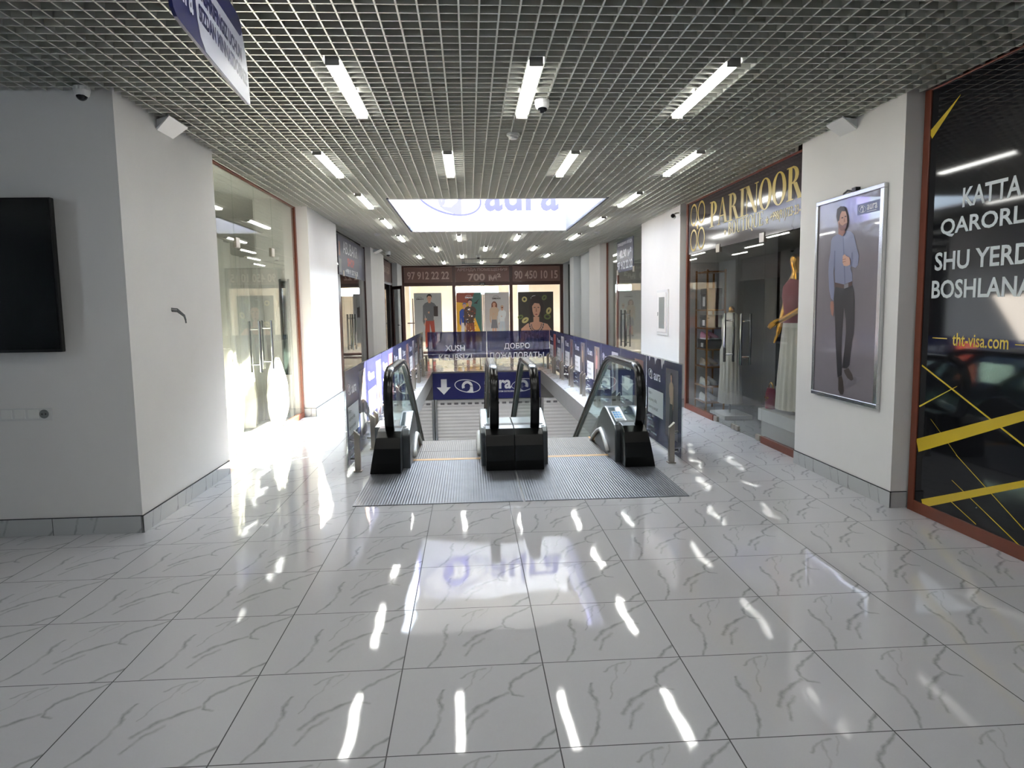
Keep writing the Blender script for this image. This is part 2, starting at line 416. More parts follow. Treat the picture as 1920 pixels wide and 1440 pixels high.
for x0, x1, y0, y1 in ((OX0, OX1, OY0-.03, OY0-.001), (OX0, OX1, OY1+.02, OY1+.05)):
    fr.box(x0, x1, y0, y1, CE-.01, CS+.12, M_WPLASTIC)
struct('trim_1', fr)

def pillar(name, x0, x1, y0, y1, m=M_WALL, z1=3.2):
    return struct(name, MB().box(x0, x1, y0, y1, 0, z1, m))
def skirting(name, parts, h=0.12):
    b = MB()
    for p in parts: b.box(*p, 0.001, h, M_SKIRT); b.box(*[q for q in (p[0], p[1], p[2], p[3])], h, h+.004, M_PLEN)
    return struct(name, b)
pillar('wall_left', -7.5, -2.31, 5.01, 6.84)
skirting('baseboard_left', [(-7.4, -2.30, 4.998, 5.009), (-2.309, -2.298, 4.998, 6.82)])
pillar('wall_left_middle', -3.0, -2.25, 10.41, 12.6)
skirting('baseboard_left_middle', [(-2.42, -2.24, 10.398, 10.409), (-2.249, -2.238, 10.398, 12.58)])
pillar('wall_left_far', -3.0, -2.27, 17.05, 19.6)
skirting('baseboard_left_far', [(-2.42, -2.26, 17.038, 17.049), (-2.269, -2.258, 17.038, 19.58)])
pillar('wall_left_corner', -2.62, -2.24, 22.9, 24.44, M_GREYWALL)
pillar('wall_right', 3.10, 4.6, 5.02, 6.6)
skirting('baseboard_right', [(3.09, 3.22, 5.008, 5.019), (3.088, 3.099, 5.008, 6.59)])
pillar('wall_right_middle', 3.12, 4.6, 10.5, 12.87)
skirting('baseboard_right_middle', [(3.11, 3.20, 10.488, 10.499), (3.108, 3.119, 10.488, 12.85)])
pillar('wall_right_far', 3.05, 4.6, 16.62, 18.1)
pillar('wall_right_corner', 3.05, 4.6, 20.8, 21.6, M_GREYWALL)
# enclosure out of the frame
M_REAR = mat('shaded_rear_wall', (120, 124, 126), .8)
struct('wall_rear', MB().box(-8, 8, -4.3, -4.1, 0, 3.3, M_REAR))
lr = MB(); RW = (-.9, .2, 1.7, 2.6)                    # unseen opening added on the left to let daylight reach the near walls
for xa, xb in ((-7.7, -7.5), (-8.1, -8.0)):
    lr.box(xa, xb, -4.1, RW[0], 0, 3.3, M_REAR); lr.box(xa, xb, RW[1], 5.0, 0, 3.3, M_REAR); lr.box(xa, xb, RW[0], RW[1], 0, RW[2], M_REAR); lr.box(xa, xb, RW[0], RW[1], RW[3], 3.54, M_REAR)
struct('wall_left_rear', lr)
ow = MB()
for b in ((-8.1, -8, -6, -4.11), (-8.1, -8, 5.01, 24.6), (8, 8.1, 4.9, 24.6), (3.61, 8, 4.88, 5.0), (-8, 8, -6.1, -6)): ow.box(*b, 0, CS+.12, M_REAR)
struct('wall_outer', ow)
# upper storey around the opening, roof open above the atrium
up = MB(); UX0, UX1, UY0, UY1, UZ = -6.0, 8.0, 3.5, 21.0, 6.9
up.box(UX0-.2, UX0, UY0, UY1, CS+.12, UZ, M_UP); up.box(UX1, UX1+.2, UY0, UY1, CS+.12, UZ, M_UP); up.box(UX0-.2, UX1+.2, UY0-.2, UY0, CS+.12, UZ, M_UP)
struct('wall_upper', up)
wf = MB(); wins = [(-3.4, -1.2), (-.3, 1.1), (2.0, 4.2)]; xs = UX0
for a, b in wins + [(UX1, UX1)]:
    wf.box(xs, a, UY1, UY1+.2, CS+.12, UZ, M_UP); xs = b
for a, b in wins: wf.box(a, b, UY1, UY1+.2, CS+.12, 5.3, M_UP); wf.box(a, b, UY1, UY1+.2, 6.5, UZ, M_UP)
struct('wall_upper_far', wf)
rf = MB(); SX0, SX1, SY0, SY1 = -1.0, 5.5, 10.5, 17.5
for x0, x1, y0, y1 in ((UX0, SX0, UY0, UY1), (SX1, UX1, UY0, UY1), (SX0, SX1, UY0, SY0), (SX0, SX1, SY1, UY1)): rf.box(x0, x1, y0, y1, UZ, UZ+.15, M_UP)
struct('ceiling_upper', rf)
# lower storey seen through the void
LZ = -4.2
lo = MB(); lo.box(-6, 7, 6.4, 17.75, LZ-.1, LZ, mat('lower_tiles', (188, 188, 190), 0.15)); struct('floor_lower', lo)
lw = MB(); lw.box(-6.1, -6, 6.4, 17.9, LZ, FT-.01, M_WALL); lw.box(7, 7.1, 6.4, 17.9, LZ, FT-.01, M_WALL); lw.box(-6, 7, 6.3, 6.4, LZ, FT-.01, M_WALL); lw.box(-6, 7, 17.75, 17.9, LZ, FT-.01, M_WALL)
struct('wall_lower', lw)

# ------------------------------------------------------------------ escalators
M_DECK = mat('deck_grey_metal', (138, 142, 142), 0.3, 0.85)
M_YEDGE = mat('yellow_comb_edge', (176, 128, 48), 0.5)
M_SCRBLUE = mat('blue_panel_sticker', (70, 150, 210), 0.3)
M_STICK = mat('white_sticker', (225, 228, 230), 0.4)
SL = math.tan(math.radians(28.4)); CO, SI = math.cos(math.radians(28.4)), math.sin(math.radians(28.4))
def rail_path():
    p = [(6.86, .34), (6.76, .36), (6.69, .43), (6.645, .54), (6.63, .66), (6.645, .77), (6.69, .86), (6.77, .925), (6.88, .957), (7.0, .962), (7.89, .957), (8.13, .937), (8.37, .867), (8.62, .737)]
    y, z = p[-1]
    while z > -3.2:
        y += .8; z -= .8*SL; p.append((y, z))
    return p
def spline(p, n=5):
    out = []
    for i in range(len(p)-1):
        a, b, c, d = p[max(i-1, 0)], p[i], p[i+1], p[min(i+2, len(p)-1)]
        for j in range(n):
            t = j/n
            out.append(tuple(.5*((2*b[k])+(c[k]-a[k])*t+(2*a[k]-5*b[k]+4*c[k]-d[k])*t*t+(3*b[k]-a[k]-3*c[k]+d[k])*t**3) for k in range(2)))
    return out+[p[-1]]
_rp = rail_path(); RP = spline(_rp[:15])[:-1]+_rp[14:]
def sweep_rail(xc, w, t, material, mb, off=0.0):
    """Rounded band of width w and thickness t along the rail path."""
    k = len(RP); sec = [(-w/2, -t*.3), (-w/2, t*.25), (-w*.36, t*.5), (w*.36, t*.5), (w/2, t*.25), (w/2, -t*.3), (w*.36, -t*.5), (-w*.36, -t*.5)]
    v = []
    for i, (y, z) in enumerate(RP):
        a = RP[max(i-1, 0)]; b = RP[min(i+1, k-1)]; ty, tz = b[0]-a[0], b[1]-a[1]; l = math.hypot(ty, tz); ny, nz = -tz/l, ty/l
        for sx, sn in sec: v.append((xc+sx, y+ny*(sn+off), z+nz*(sn+off)))
    n = len(sec)
    f = [(i*n+j, i*n+(j+1) % n, (i+1)*n+(j+1) % n, (i+1)*n+j) for i in range(k-1) for j in range(n)]
    f += [tuple(range(n-1, -1, -1)), tuple((k-1)*n+j for j in range(n))]
    mb.add(v, f, material)
def deck_z(y):                                          # top of the decking under the glass
    if y < 7.3: return .40-.05*max(0, (7.0-y))
    if y < 7.9: return .40 - .10*((y-7.3)/.6)
    return .30-(y-7.9)*SL
DY = [6.9, 7.3, 7.6, 7.9] + [7.9+.9*i for i in range(1, 9)]
def make_escalator(xc, label, hrx, base_l, base_r, lane, sticker):
    t = thing('escalator', label, 'escalator', (xc, 6.6, 0), 'pair of descending escalators')
    l0, l1 = lane
    # landing plate, level with the tiles
    mb = MB(); mb.box(base_l+.012, base_r-.004, 5.505, 7.12, -.03, .006, M_PLATE); mb.build('landing_plate', t)
    # comb and steps
    mb = MB(); mb.box(l0, l1, 7.12, 7.19, -.03, .008, M_YEDGE)
    q = l0+.005
    while q < l1-.01: mb.box(q, q+.005, 7.19, 7.225, -.03, .004, M_YEDGE); q += .014
    mb.build('comb', t)
    y, z = 7.235, -.006; i = 0
    while z > -3.6:
        drop = 0 if i < 2 else (.03 if i == 2 else (.12 if i == 3 else .4*SL))
        z -= drop
        mb = MB(); mb.box(l0+.008, l1-.008, y+.006, y+.40, z-.03, z, M_TREAD)
        mb.box(l0+.008, l1-.008, y+.37, y+.40, z-max(.05, .4*SL), z-.03, M_TREAD)
        mb.box(l0+.008, l0+.03, y+.006, y+.40, z, z+.003, M_YEDGE); mb.box(l1-.03, l1-.008, y+.006, y+.40, z, z+.003, M_YEDGE)
        mb.build('step', t); y += .40; i += 1
    mid = (l0+l1)/2
    for hx, side in zip(hrx, (-1, 1)):
        inn = -side                                     # towards the lane
        mb = MB(); sweep_rail(hx, .085, .042, M_BLACK, mb); h = mb.build('handrail', t, smooth=True)
        mb = MB(); sweep_rail(hx, .05, .035, M_GREYMETAL, mb, off=-.036); mb.build('handrail_guide', h)
        # glass panel inside the rail loop
        top = [(y_, z_) for y_, z_ in RP if True]
        outl = [(y_+(.02 if y_ < 6.8 else 0), z_-.055 if y_ > 6.9 else z_) for y_, z_ in RP[20:]]
        outl = [(max(y_, 6.69), z_) for y_, z_ in outl]
        ye = outl[-1][0]
        prof = [(6.69, .5), ] + outl[1:] + [(ye, deck_z(ye)-.02)] + [(y_, deck_z(y_)-.02) for y_ in reversed(DY) if y_ < ye-.1]
        mb = MB(); mb.prism(prof, hx-.005, hx+.005, M_ESCGLASS); mb.build('glass_panel', t)
        # decking along the glass with skirt panel down to the steps
        x0, x1 = (base_l+(.002 if abs(base_l-.4) < .01 else .015), l0) if side < 0 else (l1, base_r-(.002 if abs(base_r-.4) < .01 else .015))
        prof = [(y_, deck_z(y_)) for y_ in DY] + [(y_, deck_z(y_)-(.50 if y_ > 7.5 else .36)) for y_ in reversed(DY)]
        mb = MB(); mb.prism([(y_, max(z_, -.02) if y_ < 7.15 else z_) for y_, z_ in prof], min(x0, x1), max(x0, x1), M_DECK)
        mb.build('side_deck', t, bevel=.006)
        # arched inlet housing on the lane side
        a0, a1 = (hx+.055, l0+.035) if side < 0 else (l1-.035, hx-.055)
        arc = [(6.80, .02), (6.80, .33), (6.86, .37), (7.26, .475), (7.36, .485), (7.46, .465), (7.60, .39), (7.78, .24), (7.95, .02), (7.95, -.05), (6.80, -.05)]
        mb = MB(); mb.prism(arc, min(a0, a1), max(a0, a1), M_GREYMETAL); hs = mb.build('control_housing', t, bevel=.012)
        pl = Pl(((min(a0, a1)+.02), 6.88, .378), (1, 0, 0), (0, .4, .105))
        wd = abs(a1-a0)-.04
        mb = MB(); mb.rect(pl, 0, 0, wd, .40, .003, mat('display_glass', (96, 108, 112), 0.1)); 
        if sticker == side:
            mb.rect(pl, .012, .06, wd-.012, .30, .005, M_STICK)
            for r_ in range(3):
                for c_ in range(3): mb.rect(pl, .02+c_*(wd-.04)/3, .12+r_*.055, .016+(c_+1)*(wd-.04)/3, .165+r_*.055, .007, M_SCRBLUE)
            mb.ring2(pl, wd/2, .085, .045, .013, .012, M_BLACKP, .007)
        mb.build('display', hs)
        # brush guard low on the skirt
        gx = l0+.045 if side < 0 else l1-.045
        mb = MB(); pth = [(gx, 7.10, .055), (gx, 7.16, .09), (gx, 7.40, .19), (gx, 7.52, .215), (gx, 7.70, .17), (gx, 7.95, .07), (gx, 8.3, -.12)]
        mb.tube(pth, .024, M_WPLASTIC, 8); mb.build('skirt_guard', t, smooth=True)
        # black newel base, one half of the centre pair
        b0, b1 = (base_l, base_l+.29) if side < 0 else (base_r-.29, base_r)
        if abs(b0-.40) < .02 or abs(b1-.40) < .02:
            b0, b1 = (.4005, .672) if side < 0 else (.128, .3995)
        prof = [(6.57, .007), (6.565, .10), (6.585, .24), (6.62, .335), (6.70, .385), (6.80, .40), (6.93, .40), (6.98, .30), (6.98, .007)]
        mb = MB(); mb.prism(prof, b0, b1, M_BLACKP)
        # taper the outer flank
        for i_, vv in enumerate(mb.v):
            if (side < 0 and abs(vv.x-b0) < 1e-6 and b0 < .3) or (side > 0 and abs(vv.x-b1) < 1e-6 and b1 > .5): vv.x += -side*vv.z*.18
        mb.build('newel_base', t, bevel=.006)
    # cladding below the steps
    prof = [(7.15, -.06), (7.9, -.06), (15.0, -.06-(15.0-7.9)*SL-.3), (15.0, -1.0-(15.0-7.9)*SL-.1), (7.9, -1.0), (7.15, -1.0)]
    mb = MB()
    for xa in (base_l+.015, base_r-.03): mb.prism(prof, xa, xa+.015, M_DECK)
    mb.build('truss_cladding', t)
    return t
make_escalator(-.27, 'left escalator going down, its black handrail loops beside the left balustrade', (-.77, .215), -.955, .40, (-.63, .12), 0)
make_escalator(1.08, 'right escalator going down, blue stickers on its control panel', (.60, 1.61), .40, 1.735, (.70, 1.43), 1)

# ------------------------------------------------------------------ eye-shaped logo and figures used in prints
def logo(mb, pl, ca, cb, s, white, d, tilt=-.2, ringm=None, th=.06):
    ringm = ringm or white
    mb.ring2(pl, ca, cb, s, s*.50, s*th, ringm, d, tilt)
    mb.ring2(pl, ca-.02*s, cb-.02*s, s*.42, s*.42, s*.20, white, d+.0006, 0, 205, -5, 24)
    mb.poly(pl, [(ca+x*s, cb+y*s) for x, y in ((-.44, -.10), (-.24, -.16), (-.20, -.08), (-.24, .02), (-.42, .02))], d+.0008, white)
    mb.poly(pl, [(ca+x*s, cb+y*s) for x, y in ((.20, .02), (.40, .02), (.44, -.52), (.28, -.52), (.10, -.48), (-.06, -.42), (.10, -.34), (.18, -.2))], d+.0006, white)
def figure(mb, pl, a, b, h, d, top, legs, hair=None, skin=None, flip=1, long_hair=False, skirt=False, shoes=None):
    """Printed standing person of height h, feet at (a, b)."""
    hair = hair or M_HAIR; skin = skin or M_SKIN; shoes = shoes or M_HAIR
    def P(pts, m_, k): mb.poly(pl, [(a+flip*x*h, b+y*h) for x, y in pts], d+k*.0006, m_)
    if long_hair: P([(-.075, .70), (.085, .70), (.08, .92), (.04, .985), (-.03, .985), (-.07, .93)], hair, 1)
    if skirt:
        P([(-.055, .04), (-.015, .04), (-.01, .32), (-.055, .32)], skin, 1); P([(.015, .03), (.05, .03), (.055, .32), (.01, .32)], skin, 1)
        P([(-.09, .28), (.09, .28), (.06, .54), (-.06, .54)], legs, 2)
    else:
        P([(-.085, .03), (-.03, .03), (-.005, .30), (.0, .46), (.03, .30), (.035, .035), (.09, .035), (.09, .30), (.075, .53), (-.075, .53), (-.09, .30)], legs, 2)
    P([(-.09, .0), (-.03, .0), (-.03, .04), (-.075, .04)], shoes, 3); P([(.035, .005), (.10, .0), (.085, .04), (.04, .04)], shoes, 3)
    P([(-.065, .51), (.065, .51), (.075, .64), (.11, .66), (.12, .78), (.085, .825), (.03, .85), (-.03, .85), (-.085, .825), (-.12, .78), (-.12, .64), (-.085, .62)], top, 3)
    P([(-.12, .66), (-.09, .66), (-.085, .50), (-.105, .44), (-.125, .50)], top, 4); P([(-.105, .45), (-.085, .50), (-.078, .45), (-.09, .41)], skin, 4)
    P([(.11, .68), (.085, .60), (.0, .64), (.0, .67), (.07, .66), (.09, .74)], top, 4); P([(-.005, .64), (-.03, .65), (-.03, .675), (.0, .68)], skin, 5)
    P([(-.022, .83), (.022, .83), (.022, .88), (-.022, .88)], skin, 4)
    P([(-.028, .865), (.0, .85), (.028, .865), (.04, .91), (.036, .95), (.0, .97), (-.036, .95), (-.04, .91)], skin, 5)
    P([(-.042, .92), (-.045, .96), (-.02, .99), (.02, .992), (.045, .96), (.042, .915), (.03, .95), (-.02, .957)], hair, 6)
    P([(-.022, .915), (-.008, .915), (-.008, .921), (-.022, .921)], hair, 7); P([(.008, .915), (.022, .915), (.022, .921), (.008, .921)], hair, 7)
    P([(-.012, .88), (.012, .88), (.010, .886), (-.010, .886)], M_SKIN2, 7)

# ------------------------------------------------------------------ balustrade around the void
PHOTO_BG = [mat('print_plum_backdrop', (98, 88, 98), .35), mat('print_white_backdrop', (205, 204, 206), .35), mat('print_red_backdrop', (170, 78, 62), .35),
            mat('print_pale_backdrop', (214, 210, 208), .35), mat('print_brown_backdrop', (124, 92, 86), .35), mat('print_grey_backdrop', (170, 166, 176), .35),
            mat('print_taupe_backdrop', (128, 116, 112), .35), mat('print_dim_backdrop', (104, 98, 104), .35)]
CLO = [mat('print_dark_suit', (52, 44, 50), .4), mat('print_maroon_cloth', (92, 44, 50), .4), mat('print_white_cloth', (214, 208, 206), .4), mat('print_pink_cloth', (206, 150, 146), .4),
       mat('print_blue_cloth', (88, 96, 130), .4), mat('print_charcoal_cloth', (40, 40, 46), .4), mat('print_beige_cloth', (186, 160, 136), .4), mat('print_red_cloth', (150, 46, 46), .4)]
JY = [6.66, 8.05, 9.45, 10.87, 12.28, 13.70, 15.10, 16.50, 17.92]
M_EDGEGL = mat('green_glass_edge', (96, 118, 116), .15)
def balustrade(side):
    X = -1.17 if side < 0 else 2.02
    nm = 'left' if side < 0 else 'right'
    for i in range(8):
        y0, y1 = JY[i]+.006, JY[i+1]-.006
        lab = f'navy printed glass panel, {ordinal(i)} from the front along the {nm} side of the escalator void'
        t = thing('glass_balustrade', lab, 'glass panel', (X, y0, 0), f'{nm} balustrade panels')
        mb = MB(); mb.box(X-.006, X+.006, y0, y1, .03, .97, M_GLASS); mb.build('glass', t)
        L = y1-y0
        pl = Pl((X+.0075, y0, .03), (0, 1, 0)) if side < 0 else Pl((X-.0075, y1, .03), (0, -1, 0))
        mb = MB(); mb.slab(pl, .01, .02, L-.004, .93, -.0008, 0.0, M_NAVY); fm = mb.build('printed_film', t)
        pr = MB(); logo(pr, pl, .20, .74, .105, M_PWHITE, .001); pr.text('aura', pl, .34, .685, M_PWHITE, .0012, w=.27, bold=.012)
        pr.build('logo', fm)
        pr = MB(); pr.rect(pl, .09, .30, .72, .58, .001, M_PWHITE)
        pr.text('Aura \u2013', pl, .12, .515, M_HAIR, .002, h=.04); pr.text("ko'proq sifat,", pl, .12, .43, M_HAIR, .002, w=.36, h=.05); pr.text("kamroq xarajat!", pl, .12, .345, M_HAIR, .002, w=.40, h=.05)
        pr.build('slogan_box', fm)
        for q, ws in enumerate(((.10, .06), (.09, .13), (.12, .05, .16))):      # rows too fine to read in the photo
            pr = MB(); a = .10
            for w_ in ws: pr.rect(pl, a, .222-.07*q, a+w_, .240-.07*q, .001, M_LETTER); a += w_+.02
            pr.build('small_print', fm)
        pr = MB(); ph = (i+(0 if side < 0 else 3)) % 8 if i else 7
        full = (i % 2 == 0)
        pr.rect(pl, .82, .16, 1.26, .86, .001, PHOTO_BG[ph])
        figure(pr, pl, 1.03, .17, .66, .0016, CLO[(ph*3+1) % 8], CLO[(ph*5+2) % 8], hair=(M_AUBURN if ph % 3 == 0 else M_HAIR), flip=(1 if i % 2 else -1), long_hair=(ph % 3 == 0), skirt=(ph % 3 == 0))
        pr.build('printed_photo', fm)
        if side > 0 and i == 0:                         # torn top edge of the film
            pr = MB()
            for q, (a, w, h) in enumerate(((.12, .05, .05), (.36, .07, .07), (.42, .04, .03), (.62, .10, .10), (.70, .06, .05))):
                pr.poly(pl, [(a, .93), (a+w*.2, .93-h*.5), (a+w*.45, .93-h), (a+w*.7, .93-h*.6), (a+w, .93)], .0008, M_PWHITE)
            pr.build('torn_edge', fm)
        # posts
        for j, yy in enumerate((y0+.07, y1-.20)):
            n = i*2+j
            make_post(X, yy, -side, f'short steel balustrade post, {ordinal(n)} from the front on the {nm} side' if n < 17 else '', f'{nm} balustrade posts')
def make_post(X, y, inn, label, group, face='x'):
    t = thing('balustrade_post', label, 'post', (X+inn*.085, y, 0), group)
    c = X+inn*.085; w = .026
    mb = MB(); mb.box(c-w-.012, c+w+.012, y-w-.012, y+w+.012, .001, .012, M_STEEL); mb.build('base_plate', t, bevel=.002)
    hi, lo_ = .40, .35
    z_out, z_in = (hi, lo_)
    v = [(c-w, y-w, .012), (c+w, y-w, .012), (c+w, y+w, .012), (c-w, y+w, .012)]
    zt = lambda x: hi if (x-c)*inn < 0 else lo_
    v += [(c-w, y-w, zt(c-w)), (c+w, y-w, zt(c+w)), (c+w, y+w, zt(c+w)), (c-w, y+w, zt(c-w))]
    mb = MB(); mb.add(v, [(0, 3, 2, 1), (4, 5, 6, 7), (0, 1, 5, 4), (1, 2, 6, 5), (2, 3, 7, 6), (3, 0, 4, 7)], M_STEEL); mb.build('post_body', t, bevel=.002)
    for z in (.12, .30):
        xa, xb = c-inn*w, X+inn*.017
        mb = MB(); mb.tube([(xa, y, z), (xb, y, z)], .016, M_CHROME, 10); mb.build('glass_clamp', t, smooth=False)
balustrade(-1); balustrade(1)

# far end of the void: tinted welcome glass
M_ENDG = glass('tinted_welcome_film', (214, 216, 232), film=(44, 46, 104), fac=.5)
for i, (x0, x1) in enumerate(((-1.16, .415), (.43, 2.01))):
    Y = 18.0
    t = thing('glass_balustrade', ['blue tinted end glass reading XUSH KELIBSIZ!', 'blue tinted end glass with the Cyrillic welcome'][i], 'glass panel', (x0, Y, 0), 'end balustrade panels')
    mb = MB(); mb.box(x0, x1, Y-.005, Y+.005, .03, .97, M_GLASS); mb.build('glass', t)
    pl = Pl((x0, Y-.0065, 0), (1, 0, 0))
    mb = MB(); mb.slab(pl, .1 if i == 0 else 0.0, .29, x1-x0, .95, -.0006, 0, M_ENDG); fm = mb.build('tinted_film', t)
    pr = MB()
    if i == 0:
        pr.text('XUSH', pl, .785, .47, M_BACKW, .002, w=.49, h=.145, align='C', bold=.015); pr.text('KELIBSIZ!', pl, .79, .24, M_BACKW, .002, w=.83, h=.145, align='C', bold=.015)
    else:
        pr.text('\u0414\u041e\u0411\u0420\u041e', pl, .755, .475, M_BACKW, .002, w=.65, h=.17, align='C', bold=.015)
        pr.text('\u041f\u041e\u0416\u0410\u041b\u041e\u0412\u0410\u0422\u042c!', pl, .755, .25, M_BACKW, .002, w=1.37, h=.165, align='C', bold=.015)
    pr.build('lettering', fm)
    for j, xx in enumerate((x0+.22, x1-.16)):
        s = thing('glass_support', ['slim steel support at the foot of the XUSH KELIBSIZ glass, ', 'slim steel support at the foot of the Cyrillic welcome glass, '][i] + ('left end', 'right end')[j], 'post', (xx, Y-.05, 0), 'end glass supports')
        mb = MB(); mb.tube([(xx, Y-.05, .002), (xx, Y-.05, .27)], .012, M_STEEL, 8); mb.build('stem', s)
        mb = MB(); mb.tube([(xx, Y-.05, .002), (xx, Y-.05, .012)], .035, M_STEEL, 10); mb.build('foot', s)
        mb = MB(); mb.tube([(xx, Y-.05, .25), (xx, Y-.008, .25)], .012, M_STEEL, 8); mb.build('glass_clamp', s)

# ------------------------------------------------------------------ end of the void: blue fascia banner, shutters below
Y = 17.395
t = thing('fascia_banner', 'deep blue banner with white down arrow and logo across the end of the escalator void', 'banner', (0, Y, 0))
mb = MB(); mb.box(-.925, 1.715, Y, Y+.02, -.68, -.035, M_NAVYD); mb.build('banner_sheet', t)
pl = Pl((-.93, Y-.001, -.68), (1, 0, 0)); pr = MB()
pr.poly(pl, [(.27, .12), (.44, .30), (.345, .30), (.345, .50), (.205, .50), (.205, .30), (.10, .30)], .001, M_PWHITE); pr.build('arrow', t)
pr = MB(); logo(pr, pl, .85, .32, .32, M_PWHITE, .001, tilt=-.16); pr.build('logo', t)
pr = MB(); pr.text('aura', pl, 1.26, .235, M_PWHITE, .001, w=.66, h=.22, bold=.03); pr.build('lettering', t); pr = MB(); pr.text("ENG YAQIN KIYIM DO'KONI", pl, 1.26, .145, M_PWHITE, .001, w=.72, h=.05, bold=.02); pr.build('tagline', t)
pr = MB(); logo(pr, pl, 2.12, .34, .20, M_PWHITE, .001, tilt=.3); pr.build('second_logo', t)
for i, (x0, x1) in enumerate(((-3.4, -.97), (-.84, 1.66), (1.80, 4.6))):
    t = thing('roller_shutter', ['lowered grey shutter at the left of the lower level', 'wide lowered grey shutter under the blue banner', 'lowered grey shutter at the right of the lower level'][i], 'shutter', (x0, 17.6, LZ), 'lower level shutters')
    mb = MB(); mb.box(x0, x1, 17.60, 17.63, LZ+.005, -.72, M_SHUTR); mb.build('curtain', t)
    mb = MB(); q = x0+.08
    while q < x1-.1: mb.box(q, q+.10, 17.594, 17.60, -.84, -.79, M_PGREY); q += .17
    mb.build('ventilated_slat', t)
    mb = MB()
    for xx in (x0-.055, x1): mb.box(xx, xx+.055, 17.57, 17.65, LZ+.005, -.70, M_ALU)
    mb.build('guide_rail', t)
mb = MB(); mb.box(-5.9, 6.9, 17.57, 17.70, -.70, FT-.01, M_CONC); struct('trim_2', mb)

# ------------------------------------------------------------------ upper-floor banners around the ceiling opening
Y = 13.71
t = thing('upper_banner', 'white upper-floor banner with a large violet logo beyond the ceiling opening', 'banner', (0, Y, 3.0))
mb = MB(); mb.box(OX0, OX1, Y, Y+.015, 2.985, 4.12, M_FILMW); mb.build('banner_sheet', t)
pl = Pl((0, Y-.001, 0), (1, 0, 0)); pr = MB(); tl = -.33
pr.ring2(pl, -.36, 3.66, .66, .36, .035, M_DLILAC, .001, tl, n=64)
pr.ring2(pl, -.36, 3.66, .25, .25, .10, M_LILAC, .002, 0, 200, -5, 30)
pr.poly(pl, [(-.14, 3.68), (-.105, 3.68), (-.10, 3.285), (-.22, 3.29), (-.42, 3.37), (-.52, 3.45), (-.30, 3.42), (-.18, 3.52)], .002, M_LILAC)
pr.ring2(pl, -.47, 3.56, .07, .12, .069, M_LILAC, .002, 0, n=24)
pr.build('logo', t)
pr = MB(); pr.text('aura', pl, .33, 3.34, M_DLILAC, .001, w=1.40, h=.50, bold=.02); pr.build('lettering', t)
for nm, x, lab in (('left', OX0-.012, 'pale blue upper-floor banner on the left of the ceiling opening'), ('right', OX1, 'lilac upper-floor banner on the right of the ceiling opening')):
    t = thing('upper_banner', lab, 'banner', (x, OY0, 3.0))
    m_ = mat('pale_blue_film', (190, 214, 240), .5, transl=.5) if nm == 'left' else mat('lilac_film', (196, 196, 232), .5, transl=.5)
    mb = MB(); mb.box(x, x+.012, OY0, OY1, 3.0, 3.66, m_); mb.build('banner_sheet', t)
    pl = Pl((x+.012, OY0, 3.0), (0, 1, 0)) if nm == 'left' else Pl((x, OY1, 3.0), (0, -1, 0))
    pr = MB()
    if nm == 'left': pr.rect(pl, 2.9, .0, 3.7, .64, .001, M_LILAC)
    else:
        pr.rect(pl, 0, .32, 2.3, .64, .001, M_FILMW)
        for q in range(5): pr.rect(pl, .05+.06*q, .40, .08+.06*q, .60, .002, M_DLILAC)
    pr.build('printed_block', t)

# ------------------------------------------------------------------ ceiling fittings
M_EMIT = mat('led_diffuser', (255, 255, 250), .5, emit=LAMP_POWER)
M_CAP = mat('lamp_end_cap', (150, 148, 142), .4)
def make_lamp():
    t = thing('ceiling_light', 'x', 'ceiling light')
    mb = MB(); mb.box(-.045, .045, -.60, .60, .035, .075, M_WPLASTIC); mb.build('housing', t)
    mb = MB(); prof = [(-.040, .035), (-.040, -.004), (-.032, -.012), (.032, -.012), (.040, -.004), (.040, .035)]
    v = [(x, y, z) for y in (-.585, .585) for x, z in prof]; n = 6
    mb.add(v, [tuple(range(n)), tuple(range(2*n-1, n-1, -1))]+[(i, i+n, (i+1) % n+n, (i+1) % n) for i in range(n)], M_EMIT); mb.build('diffuser', t)
    for y in (-.598, .586): mb = MB(); mb.box(-.042, .042, y, y+.012, -.024, .035, M_CAP); mb.build('end_cap', t)
    return t
lamp0 = make_lamp(); used = False
NAMES = {3: ('left', 'middle', 'right'), 4: ('leftmost', 'second from left', 'second from right', 'rightmost'), 2: ('left', 'right')}
for y, xs, lab in LROWS:
    for i, x in enumerate(xs):
        o = copy_tree(lamp0) if used else lamp0; used = True
        o.location = (x, y, CE-.002)
        o['group'] = 'ceiling strip lights'
        o['label'] = (f'white ceiling strip light, {NAMES[len(xs)][i]} of the {lab}' if lab else 'white strip light overhead, unseen, added to light the near floor')
def dome_camera(x, y, lab, s=1.0, z=CE-.002, tilt=0):
    t = thing('dome_camera', lab, 'security camera', (x, y, z), 'security cameras')
    mb = MB(); mb.loft([(x, y, z, .062*s, .062*s), (x, y, z-.03*s, .064*s, .064*s), (x, y, z-.065*s, .056*s, .056*s), (x, y, z-.08*s, .045*s, .045*s)], M_WPLASTIC, 24); mb.build('housing', t, smooth=False)
    mb = MB(); mb.loft([(x, y-.004, z-.06*s-.052*s*math.sin(a), .047*s*math.cos(a)+.0005, .047*s*math.cos(a)+.0005) for a in [PI/2*k/6 for k in range(7)]], mat('smoked_dome', (16, 17, 20), .08), 20); mb.build('dome', t, smooth=True)
dome_camera(-2.455, 4.915, 'white dome camera at the ceiling above the wall with the screen', .78)
dome_camera(.545, 5.19, 'white dome camera hanging beside the middle strip light of the nearest row', .8)
dome_camera(-2.0, 18.3, 'small dome camera near the top of the far left pillar', 1.1)
dome_camera(.28, 19.75, 'small dark dome camera at the far middle of the ceiling', 1.0)
